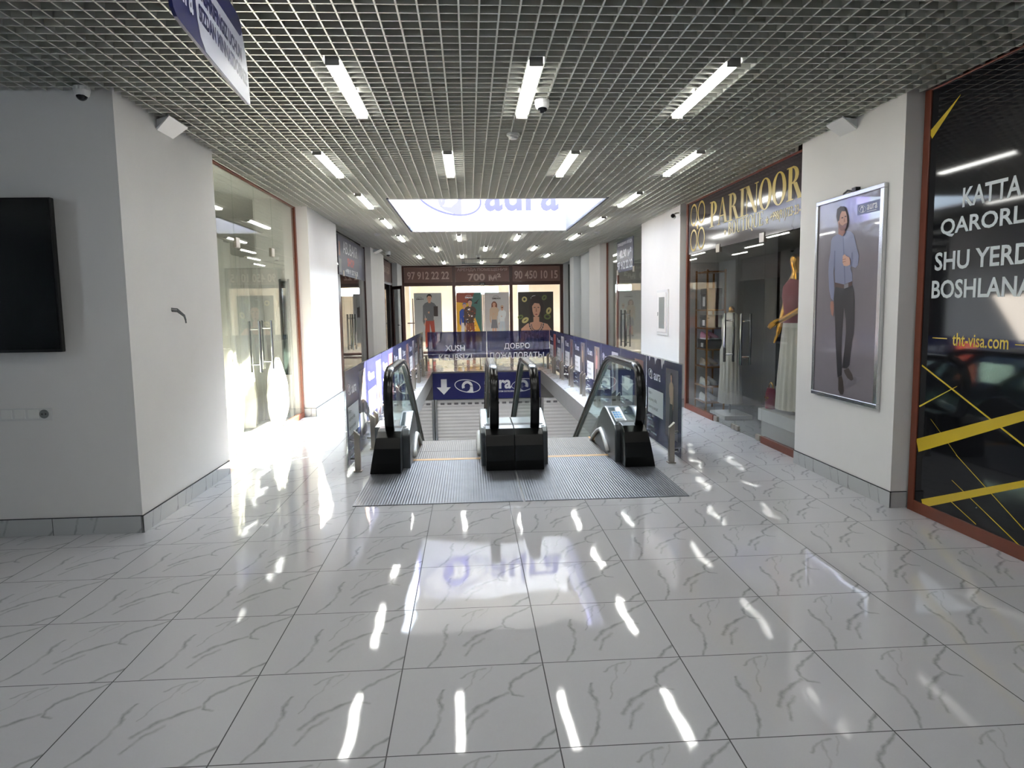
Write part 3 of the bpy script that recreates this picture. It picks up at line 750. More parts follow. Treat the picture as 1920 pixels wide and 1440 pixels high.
def detector(x, y, lab, s=1.0):
    t = thing('smoke_detector', lab, 'smoke detector', (x, y, CE), 'smoke detectors')
    mb = MB(); mb.loft([(x, y, CE-.002, .052*s, .052*s), (x, y, CE-.020, .054*s, .054*s)], M_WPLASTIC, 20); mb.build('base', t)
    mb = MB(); mb.loft([(x, y, CE-.021, .042*s, .042*s), (x, y, CE-.035, .042*s, .042*s), (x, y, CE-.048, .03*s, .03*s)], M_WPLASTIC, 20); mb.build('sensor_cap', t)
detector(.40, 6.16, 'round smoke detector between the first two rows of strip lights')
detector(-1.72, 14.0, 'round smoke detector left of the far end of the skylight opening', 1.2)
detector(2.52, 14.0, 'round smoke detector right of the far end of the skylight opening', 1.2)
t = thing('ceiling_air_grille', 'rectangular frame set into the far ceiling around a strip light', 'air grille', (.43, 21.95, CE))
mb = MB()
for x0, x1, y0, y1 in ((-.2, 1.05, 21.2, 21.3), (-.2, 1.05, 23.4, 23.5), (-.2, -.1, 21.2, 23.5), (.95, 1.05, 21.2, 23.5)): mb.box(x0, x1, y0, y1, CE-.012, CE-.002, M_GREYMETAL)
mb.build('frame', t)
# bullet camera at the top of the second right pillar
t = thing('bullet_camera', 'small bullet camera at the top corner of the second right pillar', 'security camera', (2.98, 10.42, 2.86), 'security cameras')
mb = MB(); mb.tube([(2.98, 10.36, 2.80), (2.93, 10.22, 2.795)], .035, M_WPLASTIC, 14); b_ = mb.build('body', t)
mb = MB(); mb.tube([(2.931, 10.224, 2.795), (2.926, 10.21, 2.795)], .028, M_SCREEN, 14); mb.build('lens', t)
mb = MB(); mb.tube([(2.985, 10.38, 2.81), (3.03, 10.46, 2.86), (3.10, 10.485, 2.87)], .013, M_WPLASTIC, 8); mb.tube([(3.115, 10.47, 2.87), (3.10, 10.47, 2.87)], .04, M_WPLASTIC, 14); mb.build('bracket', t)
# tilted white panels at the pillar tops
def corner_panel(xi, xo, ya, yb, yc, yd, lab):
    """Plate bridging the corner between ceiling and pillar, sloping down to the wall."""
    t = thing('corner_speaker', lab, 'speaker', ((xi+xo)/2, ya, 2.9), 'white corner panels')
    A, B, C_, D = Vector((xi, ya, 2.965)), Vector((xi, yb, 2.965)), Vector((xo, yd, 2.89)), Vector((xo, yc, 2.89))
    n = (B-A).cross(D-A).normalized(); n = n if n.z > 0 else -n
    v = [A, B, C_, D, A+n*.012, B+n*.012, C_+n*.012, D+n*.012]
    mb = MB(); mb.add(v, [(0, 1, 2, 3), (7, 6, 5, 4), (0, 4, 5, 1), (1, 5, 6, 2), (2, 6, 7, 3), (3, 7, 4, 0)], M_WPLASTIC); mb.build('front_panel', t)
    e = .004
    for p, q in ((A, D), (B, C_)):
        mb = MB()
        w = Vector((q.x, q.y, 2.966)); dy = Vector((0, e, 0)); o_ = n*.013
        mb.add([p-dy+o_*.2, q-dy+o_, w-dy, p+dy+o_*.2, q+dy+o_, w+dy], [(0, 1, 2), (5, 4, 3), (0, 3, 4, 1), (1, 4, 5, 2), (2, 5, 3, 0)], M_GREYWALL)
        mb.build('side_cheek', t)
corner_panel(-2.165, -2.302, 5.55, 5.91, 5.66, 5.95, 'white tilted panel in the ceiling corner of the front left pillar')
corner_panel(2.94, 3.092, 5.595, 5.86, 5.655, 5.91, 'white tilted panel in the ceiling corner of the front right pillar')
corner_panel(-2.08, -2.262, 17.4, 17.9, 17.5, 18.0, 'white tilted panel in the ceiling corner of the far left pillar')

# ------------------------------------------------------------------ hanging sign, front left
M_SILV = mat('sign_silver_print', (206, 208, 226), .4)
t = thing('hanging_sign', 'curved navy and silver sign hanging from the ceiling at upper left', 'sign', (-.93, 2.7, 2.98))
Rn = Vector((-.088, 1, 0)).normalized()
pl = Pl(Vector((-1.0, 3.503, 2.49)) - Rn*2.0, Rn)        # tip of the sign is at a = 2.0, b = 0
outline = [(.76, .33), (1.84, .333), (1.897, .32), (1.925, .275), (1.97, .215), (2.003, .13), (2.028, .0), (1.98, -.010), (1.5, -.025), (1.0, -.030), (.93, -.028), (.895, -.012), (.872, .03), (.82, .18)]
def sgn(mb, pts, d0, d1, m_): 
    n = len(pts); v = [pl.p(a, b, d0) for a, b in pts]+[pl.p(a, b, d1) for a, b in pts]
    mb.add(v, [tuple(range(n-1, -1, -1)), tuple(range(n, 2*n))]+[(i, (i+1) % n, (i+1) % n+n, i+n) for i in range(n)], m_)
mb = MB(); sgn(mb, outline[::-1], -.012, 0, M_NAVYD); bd = mb.build('board', t)
pr = MB(); pr.poly(pl, [(1.262, -.023), (1.98, -.009), (2.024, .0), (2.0, .128), (1.966, .214), (1.915, .285), (1.89, .262), (1.865, .25), (1.45, .238), (1.19, .232), (1.165, .19), (1.158, .114), (1.168, .055), (1.20, .007)], .001, M_SILV); pr.build('printed_field', bd)
pr = MB(); pr.text('TASHRIFINGIZ UCHUN', pl, 1.19, .14, M_NAVYD, .002, w=.685, h=.062, bold=.05); pr.text('SIZDAN MINNATDORMIZ!', pl, 1.19, .060, M_NAVYD, .002, w=.78, h=.062, bold=.05); pr.build('lettering', bd)
pr = MB(); pr.text('aura', pl, .905, .045, M_SILV, .002, w=.215, h=.085, bold=.02); logo(pr, pl, 1.0, .21, .09, M_SILV, .002); pr.build('logo', bd)
mb = MB()
for a in (1.0, 1.78): q = pl.p(a, .333, -.006); mb.tube([q, (q.x, q.y, CE-.0)], .003, M_STEEL, 6)
mb.build('suspension_wire', t)

# ------------------------------------------------------------------ shopfronts
def frame_bar(nm, *boxes, m=M_BROWN, parent=None):
    mb = MB()
    for b in boxes: mb.box(*b, m)
    return mb
WN = [0]; DN = [0]
def window(parent_label, boxes_frame, panes, gm, fm):
    WN[0] += 1
    t = thing(f'window_{WN[0]}', parent_label, 'window', (panes[0][0], panes[0][2], 0), kind='structure')
    if boxes_frame:
        mb = MB()
        for b in boxes_frame: mb.box(*b, fm)
        mb.build('frame', t, bevel=.003)
    for p in panes:
        mb = MB(); mb.box(*p, gm); mb.build('pane', t)
    return t
def pull(t, x, y, z0, z1, m=M_CHROME, axis='y'):
    """Long tubular pull handles, one on each face of a glass leaf."""
    for s in (-1, 1):
        mb = MB(); xx, yy = (x+s*.055, y) if axis == 'y' else (x, y+s*.055)
        mb.tube([(xx, yy, z0), (xx, yy, z1)], .015, m, 10)
        for z in (z0+.09, z1-.09): mb.tube([(x, y, z), (xx, yy, z)], .010, m, 8)
        mb.build('handle', t)
def glass_door(x, y0, y1, z1, hinge_y, handle_y, hz, label, gm):
    DN[0] += 1
    t = thing(f'door_{DN[0]}', label, 'door', (x, y0, 0), kind='structure')
    mb = MB(); mb.box(x-.005, x+.005, y0+.004, y1-.004, .012, z1, gm); mb.build('glass_leaf', t)
    s = 1 if hinge_y == y0 else -1
    ya, yb = sorted((hinge_y+s*.004, hinge_y+s*.13))
    mb = MB(); mb.box(x-.018, x+.018, ya, yb, .012, .075, M_STEEL); mb.build('bottom_hinge', t, bevel=.003)
    mb = MB(); mb.box(x-.018, x+.018, ya, yb, z1-.05, z1+.055, M_STEEL); mb.build('top_hinge', t, bevel=.003)
    mb = MB(); ol = y1 if hinge_y == y0 else y0; ya, yb = sorted((ol-s*.004, ol-s*.10))
    mb.box(x-.016, x+.016, ya, yb, .012, .07, M_STEEL); mb.build('floor_lock', t, bevel=.003)
    pull(t, x, handle_y, *hz)
    return t
# left, first shop (plastic sheeting inside)
XL = -2.43
window('glazed shopfront with brown sill beside the front left pillar', [(XL-.03, XL+.02, 6.85, 7.42, 0, .075), (XL-.03, XL+.02, 9.22, 10.34, 0, .075), (XL-.03, XL+.02, 10.34, 10.405, 0, CE), (XL-.03, XL+.015, 6.85, 10.34, CE-.02, CE)],
       [(XL-.005, XL+.005, 6.85, 7.716, .075, 2.25), (XL-.005, XL+.005, 9.22, 10.34, .075, 2.25)]+[(XL-.005, XL+.005, a+.003, b-.003, 2.256, CE-.02) for a, b in ((6.85, 7.72), (7.72, 8.48), (8.48, 9.2), (9.2, 10.34))], M_GLASS, M_BROWN)
glass_door(XL, 7.72, 8.46, 2.25, 7.72, 8.25, (.84, 1.42), 'near leaf of the left glass shop door with long steel handle', M_GLASS)
glass_door(XL, 8.47, 9.21, 2.25, 9.21, 8.74, (.84, 1.42), 'far leaf of the left glass shop door with long steel handle', M_GLASS)
# right, boutique
XR = 3.20
window('glazed boutique front with brown frame on the right', [(XR-.02, XR+.03, 6.61, 7.60, 0, .075), (XR-.02, XR+.03, 9.16, 10.34, 0, .075), (XR-.02, XR+.03, 10.34, 10.40, 0, CE), (XR-.012, XR+.03, 6.61, 10.34, CE-.02, CE)],
       [(XR-.005, XR+.005, 6.61, 7.615, .075, 2.24), (XR-.005, XR+.005, 9.15, 10.34, .075, 2.24)], M_GLASSD, M_BROWN)
glass_door(XR, 8.40, 9.14, 2.24, 9.14, 8.66, (.82, 1.42), 'far leaf of the boutique glass door with long steel handle', M_GLASSD)
glass_door(XR, 7.625, 8.39, 2.24, 7.625, 8.13, (.82, 1.42), 'near leaf of the boutique glass door with long steel handle', M_GLASSD)
# boutique sign
class Serif:
    """Serif capitals drawn as flat shapes in a unit-high cell."""
    def stem(s, x, w, y0=0, y1=1, sv=.10): return [[(x, y0), (x+w, y0), (x+w, y1), (x, y1)], [(x-sv, 0), (x+w+sv, 0), (x+w+sv, .035), (x-sv, .035)], [(x-sv, .965), (x+w+sv, .965), (x+w+sv, 1), (x-sv, 1)]]
    def bowl(s, x, y0, y1, w, t):
        n = 14; cyy, ry = (y0+y1)/2, (y1-y0)/2
        return [[(x+w*math.sin(PI*i/n), cyy+ry*math.cos(PI*i/n)), (x+w*math.sin(PI*(i+1)/n), cyy+ry*math.cos(PI*(i+1)/n)), (x+(w-t)*math.sin(PI*(i+1)/n), cyy+(ry-.05)*math.cos(PI*(i+1)/n)), (x+(w-t)*math.sin(PI*i/n), cyy+(ry-.05)*math.cos(PI*i/n))] for i in range(n)]
    def oval(s, w, t):
        n = 28; c = w/2
        return [[(c+c*math.cos(a), .5+.52*math.sin(a)), (c+c*math.cos(b), .5+.52*math.sin(b)), (c+(c-t)*math.cos(b), .5+.48*math.sin(b)), (c+(c-t)*math.cos(a), .5+.48*math.sin(a))] for a, b in ((2*PI*i/n, 2*PI*(i+1)/n) for i in range(n))]
    def get(s, ch):
        if ch == 'P': return s.stem(.10, .2)+s.bowl(.30, .44, 1.0, .36, .2), .72
        if ch == 'R': return s.stem(.10, .2)+s.bowl(.30, .48, 1.0, .36, .2)+[[(.36, .50), (.56, .50), (.86, .0), (.64, .0)], [(.60, 0), (.92, 0), (.92, .035), (.60, .035)]], .92
        if ch == 'B': return s.stem(.10, .2)+s.bowl(.30, .50, 1.0, .34, .18)+s.bowl(.30, 0, .54, .40, .2), .76
        if ch == 'A': return [[(.08, 0), (.14, 0), (.44, .92), (.40, 1.0)], [(.38, 1.0), (.50, 1.0), (.86, 0), (.64, 0)], [(.22, .30), (.66, .30), (.66, .34), (.22, .34)], [(-.02, 0), (.24, 0), (.24, .035), (-.02, .035)], [(.54, 0), (.96, 0), (.96, .035), (.54, .035)]], .94
        if ch == 'I': return s.stem(.10, .2), .40
        if ch == 'N': return s.stem(.12, .05)+[[(.02, 1), (.30, 1), (.86, 0), (.70, 0)], [(.80, 0), (.86, 0), (.86, 1), (.80, 1)], [(.70, .965), (.96, .965), (.96, 1), (.70, 1)]], .98
        if ch == 'O': return s.oval(.84, .2), .86
        if ch == 'Q': return s.oval(.84, .2)+[[(.42, .1), (.56, .1), (.84, -.18), (.66, -.2)]], .86
        if ch == 'U': return [[(.10, .25), (.28, .25), (.28, 1), (.10, 1)], [(.70, .25), (.76, .25), (.76, 1), (.70, 1)], [(.0, .965), (.38, .965), (.38, 1), (.0, 1)], [(.60, .965), (.86, .965), (.86, 1), (.60, 1)], [(.10, .26), (.28, .26), (.40, .06), (.58, .08), (.70, .26), (.76, .26), (.66, .04), (.46, -.03), (.22, .03)]], .88
        if ch == 'T': return [[(.30, 0), (.50, 0), (.50, 1), (.30, 1)], [(.02, .94), (.78, .94), (.78, 1), (.02, 1)], [(.02, .78), (.07, .78), (.07, 1), (.02, 1)], [(.73, .78), (.78, .78), (.78, 1), (.73, 1)], [(.20, 0), (.60, 0), (.60, .035), (.20, .035)]], .80
        if ch == 'E': return s.stem(.10, .2)+[[(.3, 0), (.70, 0), (.70, .06), (.3, .06)], [(.3, .94), (.68, .94), (.68, 1), (.3, 1)], [(.3, .48), (.55, .48), (.55, .53), (.3, .53)], [(.65, 0), (.70, 0), (.72, .24), (.67, .24)], [(.63, .78), (.68, .78), (.68, 1), (.63, 1)]], .74
        return [], .35
    def draw(s, mb, word, pl, a, b, w, h, m_, d):
        adv = [s.get(c)[1] for c in word]; k = w/sum(adv); x = 0
        for c, ad in zip(word, adv):
            for i, q in enumerate(s.get(c)[0]): mb.poly(pl, [(a+(x+px)*k, b+py*h) for px, py in q], d+(i % 3)*.0003, m_)
            x += ad
def star(mb, pl, a, b, r, m_, d):
    mb.poly(pl, [(a+(r if i % 2 == 0 else r*.4)*math.sin(i*PI/5), b+(r if i % 2 == 0 else r*.4)*math.cos(i*PI/5)) for i in range(10)], d, m_)
t = thing('shop_sign', 'dark taupe sign with gold PARINOOR lettering above the boutique door', 'sign', (XR, 10.33, 2.25))
mb = MB(); mb.box(XR-.008, XR+.008, 6.61, 10.335, 2.25, CE-.022, M_SIGNGREY); bd = mb.build('sign_board', t)
pl = Pl((XR-.0095, 10.335, 2.25), (0, -1, 0)); pr = MB(); SF = Serif()
SF.draw(pr, 'PARINOOR', pl, .93, .285, 2.66, .325, M_GOLD, .0005); pr.build('name_lettering', bd)
pr = MB(); M_PGOLD = mat('pale_gold_print', (206, 192, 140), .35)
SF.draw(pr, 'BOUTIQUE', pl, 1.60, .125, 1.06, .15, M_PGOLD, .0005); pr.build('subtitle_lettering', bd)
for a_, b_2 in ((1.50, .17), (2.76, .16)): pr = MB(); star(pr, pl, a_, b_2, .05, M_PGOLD, .0005); pr.build('star_ornament', bd)
pr = MB()
pr.text('+998(91)723-23-32', pl, 2.84, .11, M_PGOLD, .0006, w=.80, h=.12, bold=.015); pr.build('telephone_lettering', bd)
pr = MB()
for sx in (-1, 1):
    for sy in (-1, 1):
        pr.ring2(pl, .42+sx*.165, .36+sy*.175, .15, .155, .030, M_GOLD, .0005+.0003*(sx+1), 0, n=32)
star(pr, pl, .42, .36, .06, M_GOLD, .0012); pr.build('clover_emblem', bd)
# right, big black window film
XS = 3.23
window('tall brown framed shop window covered with black film, at the right edge', [(XS-.02, XS+.04, 4.915, 4.985, 0, CE), (XS-.02, XS+.04, -4.0, 4.915, 0, .085), (XS-.02, XS+.04, -4.0, 4.915, CE-.012, CE)],
       [(XS-.004, XS+.004, -4.0, 4.915, .085, CE-.012)], glass('sign_pane', (255, 255, 255), .6), M_BROWN)
struct('wall_right_rear', MB().box(3.45, 3.6, -1.6, 5.0, 0, CS, M_DBROWN).box(3.45, 3.6, -4.3, -3.9, 0, CS, M_DBROWN).box(3.45, 3.6, -3.9, -1.6, 0, .6, M_DBROWN).box(3.45, 3.6, -3.9, -1.6, 2.8, CS, M_DBROWN))  # gap in this unseen wall is added to light the front left pillar
t = thing('window_film', 'black printed window film with grey KATTA QARORLAR lettering and yellow stripes', 'sign', (XS, 4.9, .1))
mb = MB(); mb.box(XS-.012, XS-.006, -1.5, 4.913, .087, CE-.014, M_SIGNBLACK); bd = mb.build('film_sheet', t)
pl = Pl((XS-.0125, 4.913, 0), (0, -1, 0))
k = XS/3.25
def yz(Y_, z_): return (4.913-Y_*k, CAM_H+(z_-CAM_H)*k)
pr = MB()
for s_, (Y0_, z0_), w_, h_ in (('KATTA', (4.583, 2.134), .50, .165), ('QARORLAR', (4.79, 1.955), .98, .165), ('SHU YERDAN', (4.835, 1.735), 1.12, .165), ('BOSHLANADI!', (4.855, 1.545), 1.12, .165)):
    a, b = yz(Y0_, z0_); pr = MB(); pr.text(s_, pl, a, b, M_LETTER, .0008, w=w_, h=h_*.75, bold=.02); pr.build('grey_lettering', bd)
pr = MB(); a, b = yz(4.615, 1.228); pr.text('tht-visa.com', pl, a, b, M_YELLOW, .0008, w=.50, h=.085, bold=.012)
for Ya, Yb, zz in ((4.822, 4.67, 1.272), (4.06, 3.9, 1.262)):
    (a0, b0), (a1, b1) = yz(Ya, zz), yz(Yb, zz); pr2 = MB(); pr2.rect(pl, a0, b0-.003, a1, b1+.003, .0008, M_YELLOW); pr2.build('yellow_dash', bd)
pr.build('web_address', bd)
pr = MB()
def ln(p, q, w0, w1, d):
    pr = MB()
    (a0, b0), (a1, b1) = yz(*p), yz(*q); dx, dy = a1-a0, b1-b0; l = math.hypot(dx, dy); nx, ny = -dy/l, dx/l
    pr.poly(pl, [(a0-nx*w0, b0-ny*w0), (a1-nx*w1, b1-ny*w1), (a1+nx*w1, b1+ny*w1), (a0+nx*w0, b0+ny*w0)], d, M_YELLOW); pr.build('yellow_stripe', bd)
ln((4.935, .484), (2.6, 1.36), .048, .004, .0016); ln((4.85, .075), (2.6, .99), .03, .004, .0016)
ln((4.653, 2.866), (4.944, 2.676), .001, .032, .0009)
ln((4.925, 1.070), (2.6, .13), .006, .006, .0010); ln((4.934, .771), (4.545, .96), .006, .002, .0013)
ln((4.80, .70), (4.50, .49), .0012, .002, .0010); ln((4.52, .50), (3.6, .02), .0025, .004, .0010); ln((4.55, .32), (3.9, .06), .002, .004, .0010); ln((4.60, .19), (4.3, .09), .003, .003, .0010)

# ------------------------------------------------------------------ framed poster on the right pillar
PX = 3.07
t = thing('framed_poster', 'tall aluminium framed poster of a man in blue shirt on the right pillar', 'poster', (PX+.015, 6.236, .717))
PW, PH = 1.041, 1.685
pl = Pl((PX+.008, 6.236, .717), (0, -1, 0))
mb = MB()
for a0, b0, a1, b1 in ((0, 0, PW, .035), (0, PH-.035, PW, PH), (0, .035, .035, PH-.035), (PW-.05, .035, PW, PH-.035)): mb.slab(pl, a0, b0, a1, b1, -.02, .012, M_ALU)
mb.build('frame', t, bevel=.004)
M_POSTBG = mat('poster_grey_backdrop', (134, 128, 134), .18, coat=.6, noise=.10, nscale=2.0, bump=.35, bscale=4.5)
mb = MB(); mb.slab(pl, .036, .036, PW-.051, PH-.036, -.018, 0, M_POSTBG); sh = mb.build('printed_sheet', t)
SHIRT = mat('print_blue_shirt', (124, 128, 156), .3); SHIRT2 = mat('print_blue_shirt_fold', (98, 102, 132), .3); TROU = mat('print_black_trousers', (30, 28, 34), .3); BELT = mat('print_brown_belt', (70, 40, 34), .3)
MAN = dict(
 face=[(0.387, 1.566), (0.373, 1.531), (0.376, 1.491), (0.396, 1.434), (0.431, 1.402), (0.479, 1.401), (0.515, 1.42), (0.531, 1.456), (0.523, 1.506), (0.496, 1.55), (0.446, 1.576)],
 hair=[(0.376, 1.477), (0.351, 1.522), (0.364, 1.583), (0.418, 1.599), (0.478, 1.58), (0.501, 1.547), (0.44, 1.555), (0.417, 1.531), (0.403, 1.485)],
 beard=[(0.399, 1.475), (0.428, 1.447), (0.461, 1.437), (0.492, 1.447), (0.529, 1.451), (0.516, 1.413), (0.48, 1.394), (0.431, 1.399), (0.399, 1.433)],
 neck=[(0.39, 1.434), (0.43, 1.409), (0.49, 1.398), (0.507, 1.38), (0.461, 1.351), (0.394, 1.375)],
 shirt=[(0.336, 1.37), (0.394, 1.381), (0.447, 1.353), (0.501, 1.392), (0.581, 1.375), (0.623, 1.348), (0.661, 1.271), (0.71, 1.174), (0.7, 1.102), (0.666, 1.083), (0.599, 1.101), (0.59, 1.081), (0.621, 1.039), (0.627, 0.98), (0.5, 0.957), (0.356, 0.979), (0.342, 1.059), (0.331, 1.138), (0.321, 1.074), (0.345, 0.917), (0.337, 0.824), (0.293, 0.849), (0.259, 0.919), (0.235, 1.064), (0.236, 1.151), (0.259, 1.235), (0.267, 1.334), (0.289, 1.358)],
 placket=[(0.453, 1.353), (0.469, 1.351), (0.524, 0.962), (0.508, 0.96)],
 foldA=[(0.326, 1.138), (0.327, 1.244), (0.344, 1.243), (0.348, 1.059)],
 foldB=[(0.599, 1.101), (0.602, 1.209), (0.617, 1.208), (0.62, 1.097)],
 hand=[(0.471, 1.191), (0.503, 1.203), (0.525, 1.187), (0.573, 1.173), (0.593, 1.142), (0.59, 1.112), (0.544, 1.104), (0.493, 1.11), (0.472, 1.136)],
 fing=[(0.473, 1.163), (0.521, 1.166), (0.522, 1.16), (0.474, 1.158)],
 fing2=[(0.474, 1.144), (0.522, 1.146), (0.523, 1.141), (0.475, 1.138)],
 hand2=[(0.294, 0.82), (0.34, 0.824), (0.354, 0.788), (0.352, 0.731), (0.343, 0.694), (0.316, 0.713), (0.292, 0.774)],
 belt=[(0.356, 0.979), (0.5, 0.957), (0.627, 0.98), (0.632, 0.947), (0.51, 0.924), (0.358, 0.942)],
 buckle=[(0.505, 0.957), (0.571, 0.966), (0.573, 0.933), (0.508, 0.924)],
 trous=[(0.358, 0.942), (0.51, 0.924), (0.632, 0.947), (0.656, 0.902), (0.671, 0.827), (0.679, 0.665), (0.671, 0.555), (0.65, 0.486), (0.628, 0.305), (0.585, 0.271), (0.512, 0.273), (0.536, 0.41), (0.555, 0.565), (0.543, 0.676), (0.51, 0.771), (0.504, 0.69), (0.496, 0.563), (0.492, 0.408), (0.509, 0.281), (0.511, 0.211), (0.446, 0.187), (0.423, 0.289), (0.393, 0.488), (0.368, 0.702), (0.344, 0.845)],
 shoe1=[(0.457, 0.188), (0.509, 0.203), (0.53, 0.17), (0.554, 0.087), (0.538, 0.051), (0.497, 0.049), (0.458, 0.083)],
 shoe2=[(0.538, 0.255), (0.611, 0.279), (0.672, 0.232), (0.692, 0.193), (0.66, 0.179), (0.603, 0.195), (0.553, 0.233)],
 logo=[(0.659, 1.576), (0.967, 1.562), (0.972, 1.488), (0.664, 1.491)],
 shade=[(0.557, 0.088), (0.747, 0.178), (0.819, 0.219), (0.667, 0.225), (0.591, 0.183)],
)
pr = MB()
for i_, (k_, m_) in enumerate((('shade', mat('print_floor_shadow', (104, 98, 106), .3)), ('shoe1', M_HAIR), ('shoe2', M_HAIR), ('trous', TROU), ('shirt', SHIRT), ('placket', SHIRT2), ('foldA', SHIRT2), ('foldB', SHIRT2), ('belt', BELT), ('buckle', M_PGREY), ('hand2', M_SKIN2), ('hand', M_SKIN), ('fing', M_SKIN2), ('fing2', M_SKIN2), ('neck', M_SKIN2), ('face', M_SKIN), ('beard', M_AUBURN), ('hair', M_HAIR))):
    pr.poly(pl, MAN[k_], .0006*(i_+1), m_)
for a, b in ((.455, 1.50), (.505, 1.505)): pr.rect(pl, a-.014, b-.004, a+.014, b+.004, .0125, M_HAIR)
pr.poly(pl, [(.487, 1.50), (.50, 1.465), (.48, 1.462)], .0125, M_SKIN2)
pr.build('printed_man', sh)
pr = MB(); pr.rect(pl, .66, 1.49, .97, 1.575, .001, mat('print_slate_blue', (88, 92, 130), .3)); logo(pr, pl, .73, 1.533, .055, M_PWHITE, .002); pr.text('aura', pl, .80, 1.515, M_PWHITE, .002, w=.14, h=.042, bold=.015)
pr.rect(pl, .80, 1.502, .93, 1.506, .002, M_PWHITE); pr.build('logo', sh)
t = thing('poster_hook', 'small black hook above the framed poster', 'hook', (3.08, 5.62, 2.42))
mb = MB(); mb.box(3.06, 3.099, 5.58, 5.64, 2.404, 2.432, M_BLACKP); mb.build('hook_plate', t); mb = MB(); mb.tube([(3.075, 5.66, 2.41), (3.07, 5.72, 2.425), (3.08, 5.80, 2.41)], .008, M_GREYMETAL, 6); mb.build('bracket', t)

# ------------------------------------------------------------------ left wall: screen, switches, cable stub
t = thing('television', 'black wall-mounted television at the left edge', 'television', (-3.5, 4.95, 1.28))
mb = MB(); mb.box(-4.46, -2.70, 4.90, 4.945, 1.28, 2.285, M_BLACKP); mb.build('casing', t, bevel=.006)
mb = MB(); mb.box(-4.448, -2.712, 4.897, 4.902, 1.30, 2.273, M_SCREEN); mb.build('screen', t)
mb = MB(); mb.box(-3.9, -3.2, 4.945, 5.009, 1.55, 2.0, M_BLACKP); mb.build('wall_mount', t)
t = thing('switch_strip', 'white strip of switches ending in a round socket below the television', 'switch', (-3.2, 5.0, .85))
mb = MB(); mb.box(-3.36, -2.855, 4.996, 5.009, .812, .898, M_WPLASTIC); mb.build('cover_frame', t, bevel=.003)
for i_ in range(4):
    mb = MB(); mb.box(-3.275+i_*.088, -3.205+i_*.088, 4.990, 4.997, .825, .885, mat('switch_rocker', (232, 232, 228), .3)); mb.build('switch', t, bevel=.002)
mb = MB(); mb.tube([(-2.905, 4.9965, .855), (-2.905, 4.990, .855)], .030, mat('socket_grey', (120, 124, 124), .4), 20); so = mb.build('socket', t)
mb = MB()
for q in (-.012, .012): mb.tube([(-2.905+q, 4.9905, .855), (-2.905+q, 4.9885, .855)], .004, M_SCREEN, 8)
mb.build('contact_hole', so)
t = thing('cable_stub', 'bundle of grey cable ends sticking out of the front left pillar', 'cable', (-2.31, 5.75, 1.55))
for i_, dz in enumerate((0, .012, -.010)):
    mb = MB(); mb.tube([(-2.312, 5.72+.004*i_, 1.55+dz), (-2.27, 5.735, 1.545+dz), (-2.235, 5.77+.008*i_, 1.50+dz*.6), (-2.23, 5.79, 1.455+dz)], .0055, mat('cable_grey', (96, 98, 98), .5), 6); mb.build('wire', t)
# distribution box on the second right pillar
t = thing('distribution_box', 'white wall box with glazed grey door on the second right pillar', 'electrical box', (3.11, 11.35, 1.06))
mb = MB(); mb.box(3.095, 3.119, 11.06, 11.70, 1.05, 1.78, M_WPLASTIC); mb.build('box_frame', t, bevel=.004)
mb = MB(); mb.box(3.085, 3.096, 11.12, 11.64, 1.10, 1.73, mat('box_door_white', (232, 230, 226), .4)); dd = mb.build('door', t, bevel=.003)
mb = MB(); mb.box(3.082, 3.086, 11.20, 11.52, 1.16, 1.66, mat('smoky_window', (132, 142, 142), .15)); mb.build('window', dd)
mb = MB(); mb.box(3.080, 3.086, 11.585, 11.60, 1.36, 1.42, M_BLACKP); mb.build('latch', dd)

# ------------------------------------------------------------------ shop interiors
M_INT = mat('shop_wall_white', (206, 206, 200), .8); M_DARKINT = mat('shop_wall_dark', (52, 48, 48), .7); M_BURG = mat('burgundy_panel', (74, 30, 36), .6)
def room(name, x0, x1, y0, y1, m, sides='bfn', ceil_z=3.1, roof=True):
    """Shop shell: back wall at the outer x, near and far partition."""
    mb = MB(); xo = x0 if abs(x0) > abs(x1) else x1; d = -.1 if xo < 0 else .1
    mb.box(min(xo, xo+d), max(xo, xo+d), y0, y1, 0, ceil_z, m)
    if 'n' in sides: mb.box(x0, x1, y0-.08, y0, 0, ceil_z, m)
    if 'f' in sides: mb.box(x0, x1, y1, y1+.08, 0, ceil_z, m)
    if roof: mb.box(x0, x1, y0, y1, ceil_z, ceil_z+.06, m)
    return struct(name, mb)
room('wall_left_shop', -6.0, -2.6, 6.86, 12.5, M_INT, 'f')
room('wall_left_shop_far', -5.5, -2.5, 12.70, 17.0, M_DARKINT, 'nf')
room('wall_left_shop_last', -5.0, -2.5, 19.65, 22.85, M_DARKINT, 'nf')
room('wall_boutique', 3.26, 6.6, 6.62, 12.95, M_DARKINT, '')
struct('wall_boutique_far', MB().box(4.62, 6.6, 12.9, 12.98, 0, 3.1, M_DARKINT).box(4.62, 6.6, 6.5, 6.58, 0, 3.1, M_DARKINT))
mb = MB(); mb.box(6.5, 6.59, 7.0, 12.5, .9, 2.7, M_BURG); struct('wall_boutique_panel', mb)
room('wall_right_shop', 3.26, 6.0, 13.05, 16.55, M_INT, 'nf')
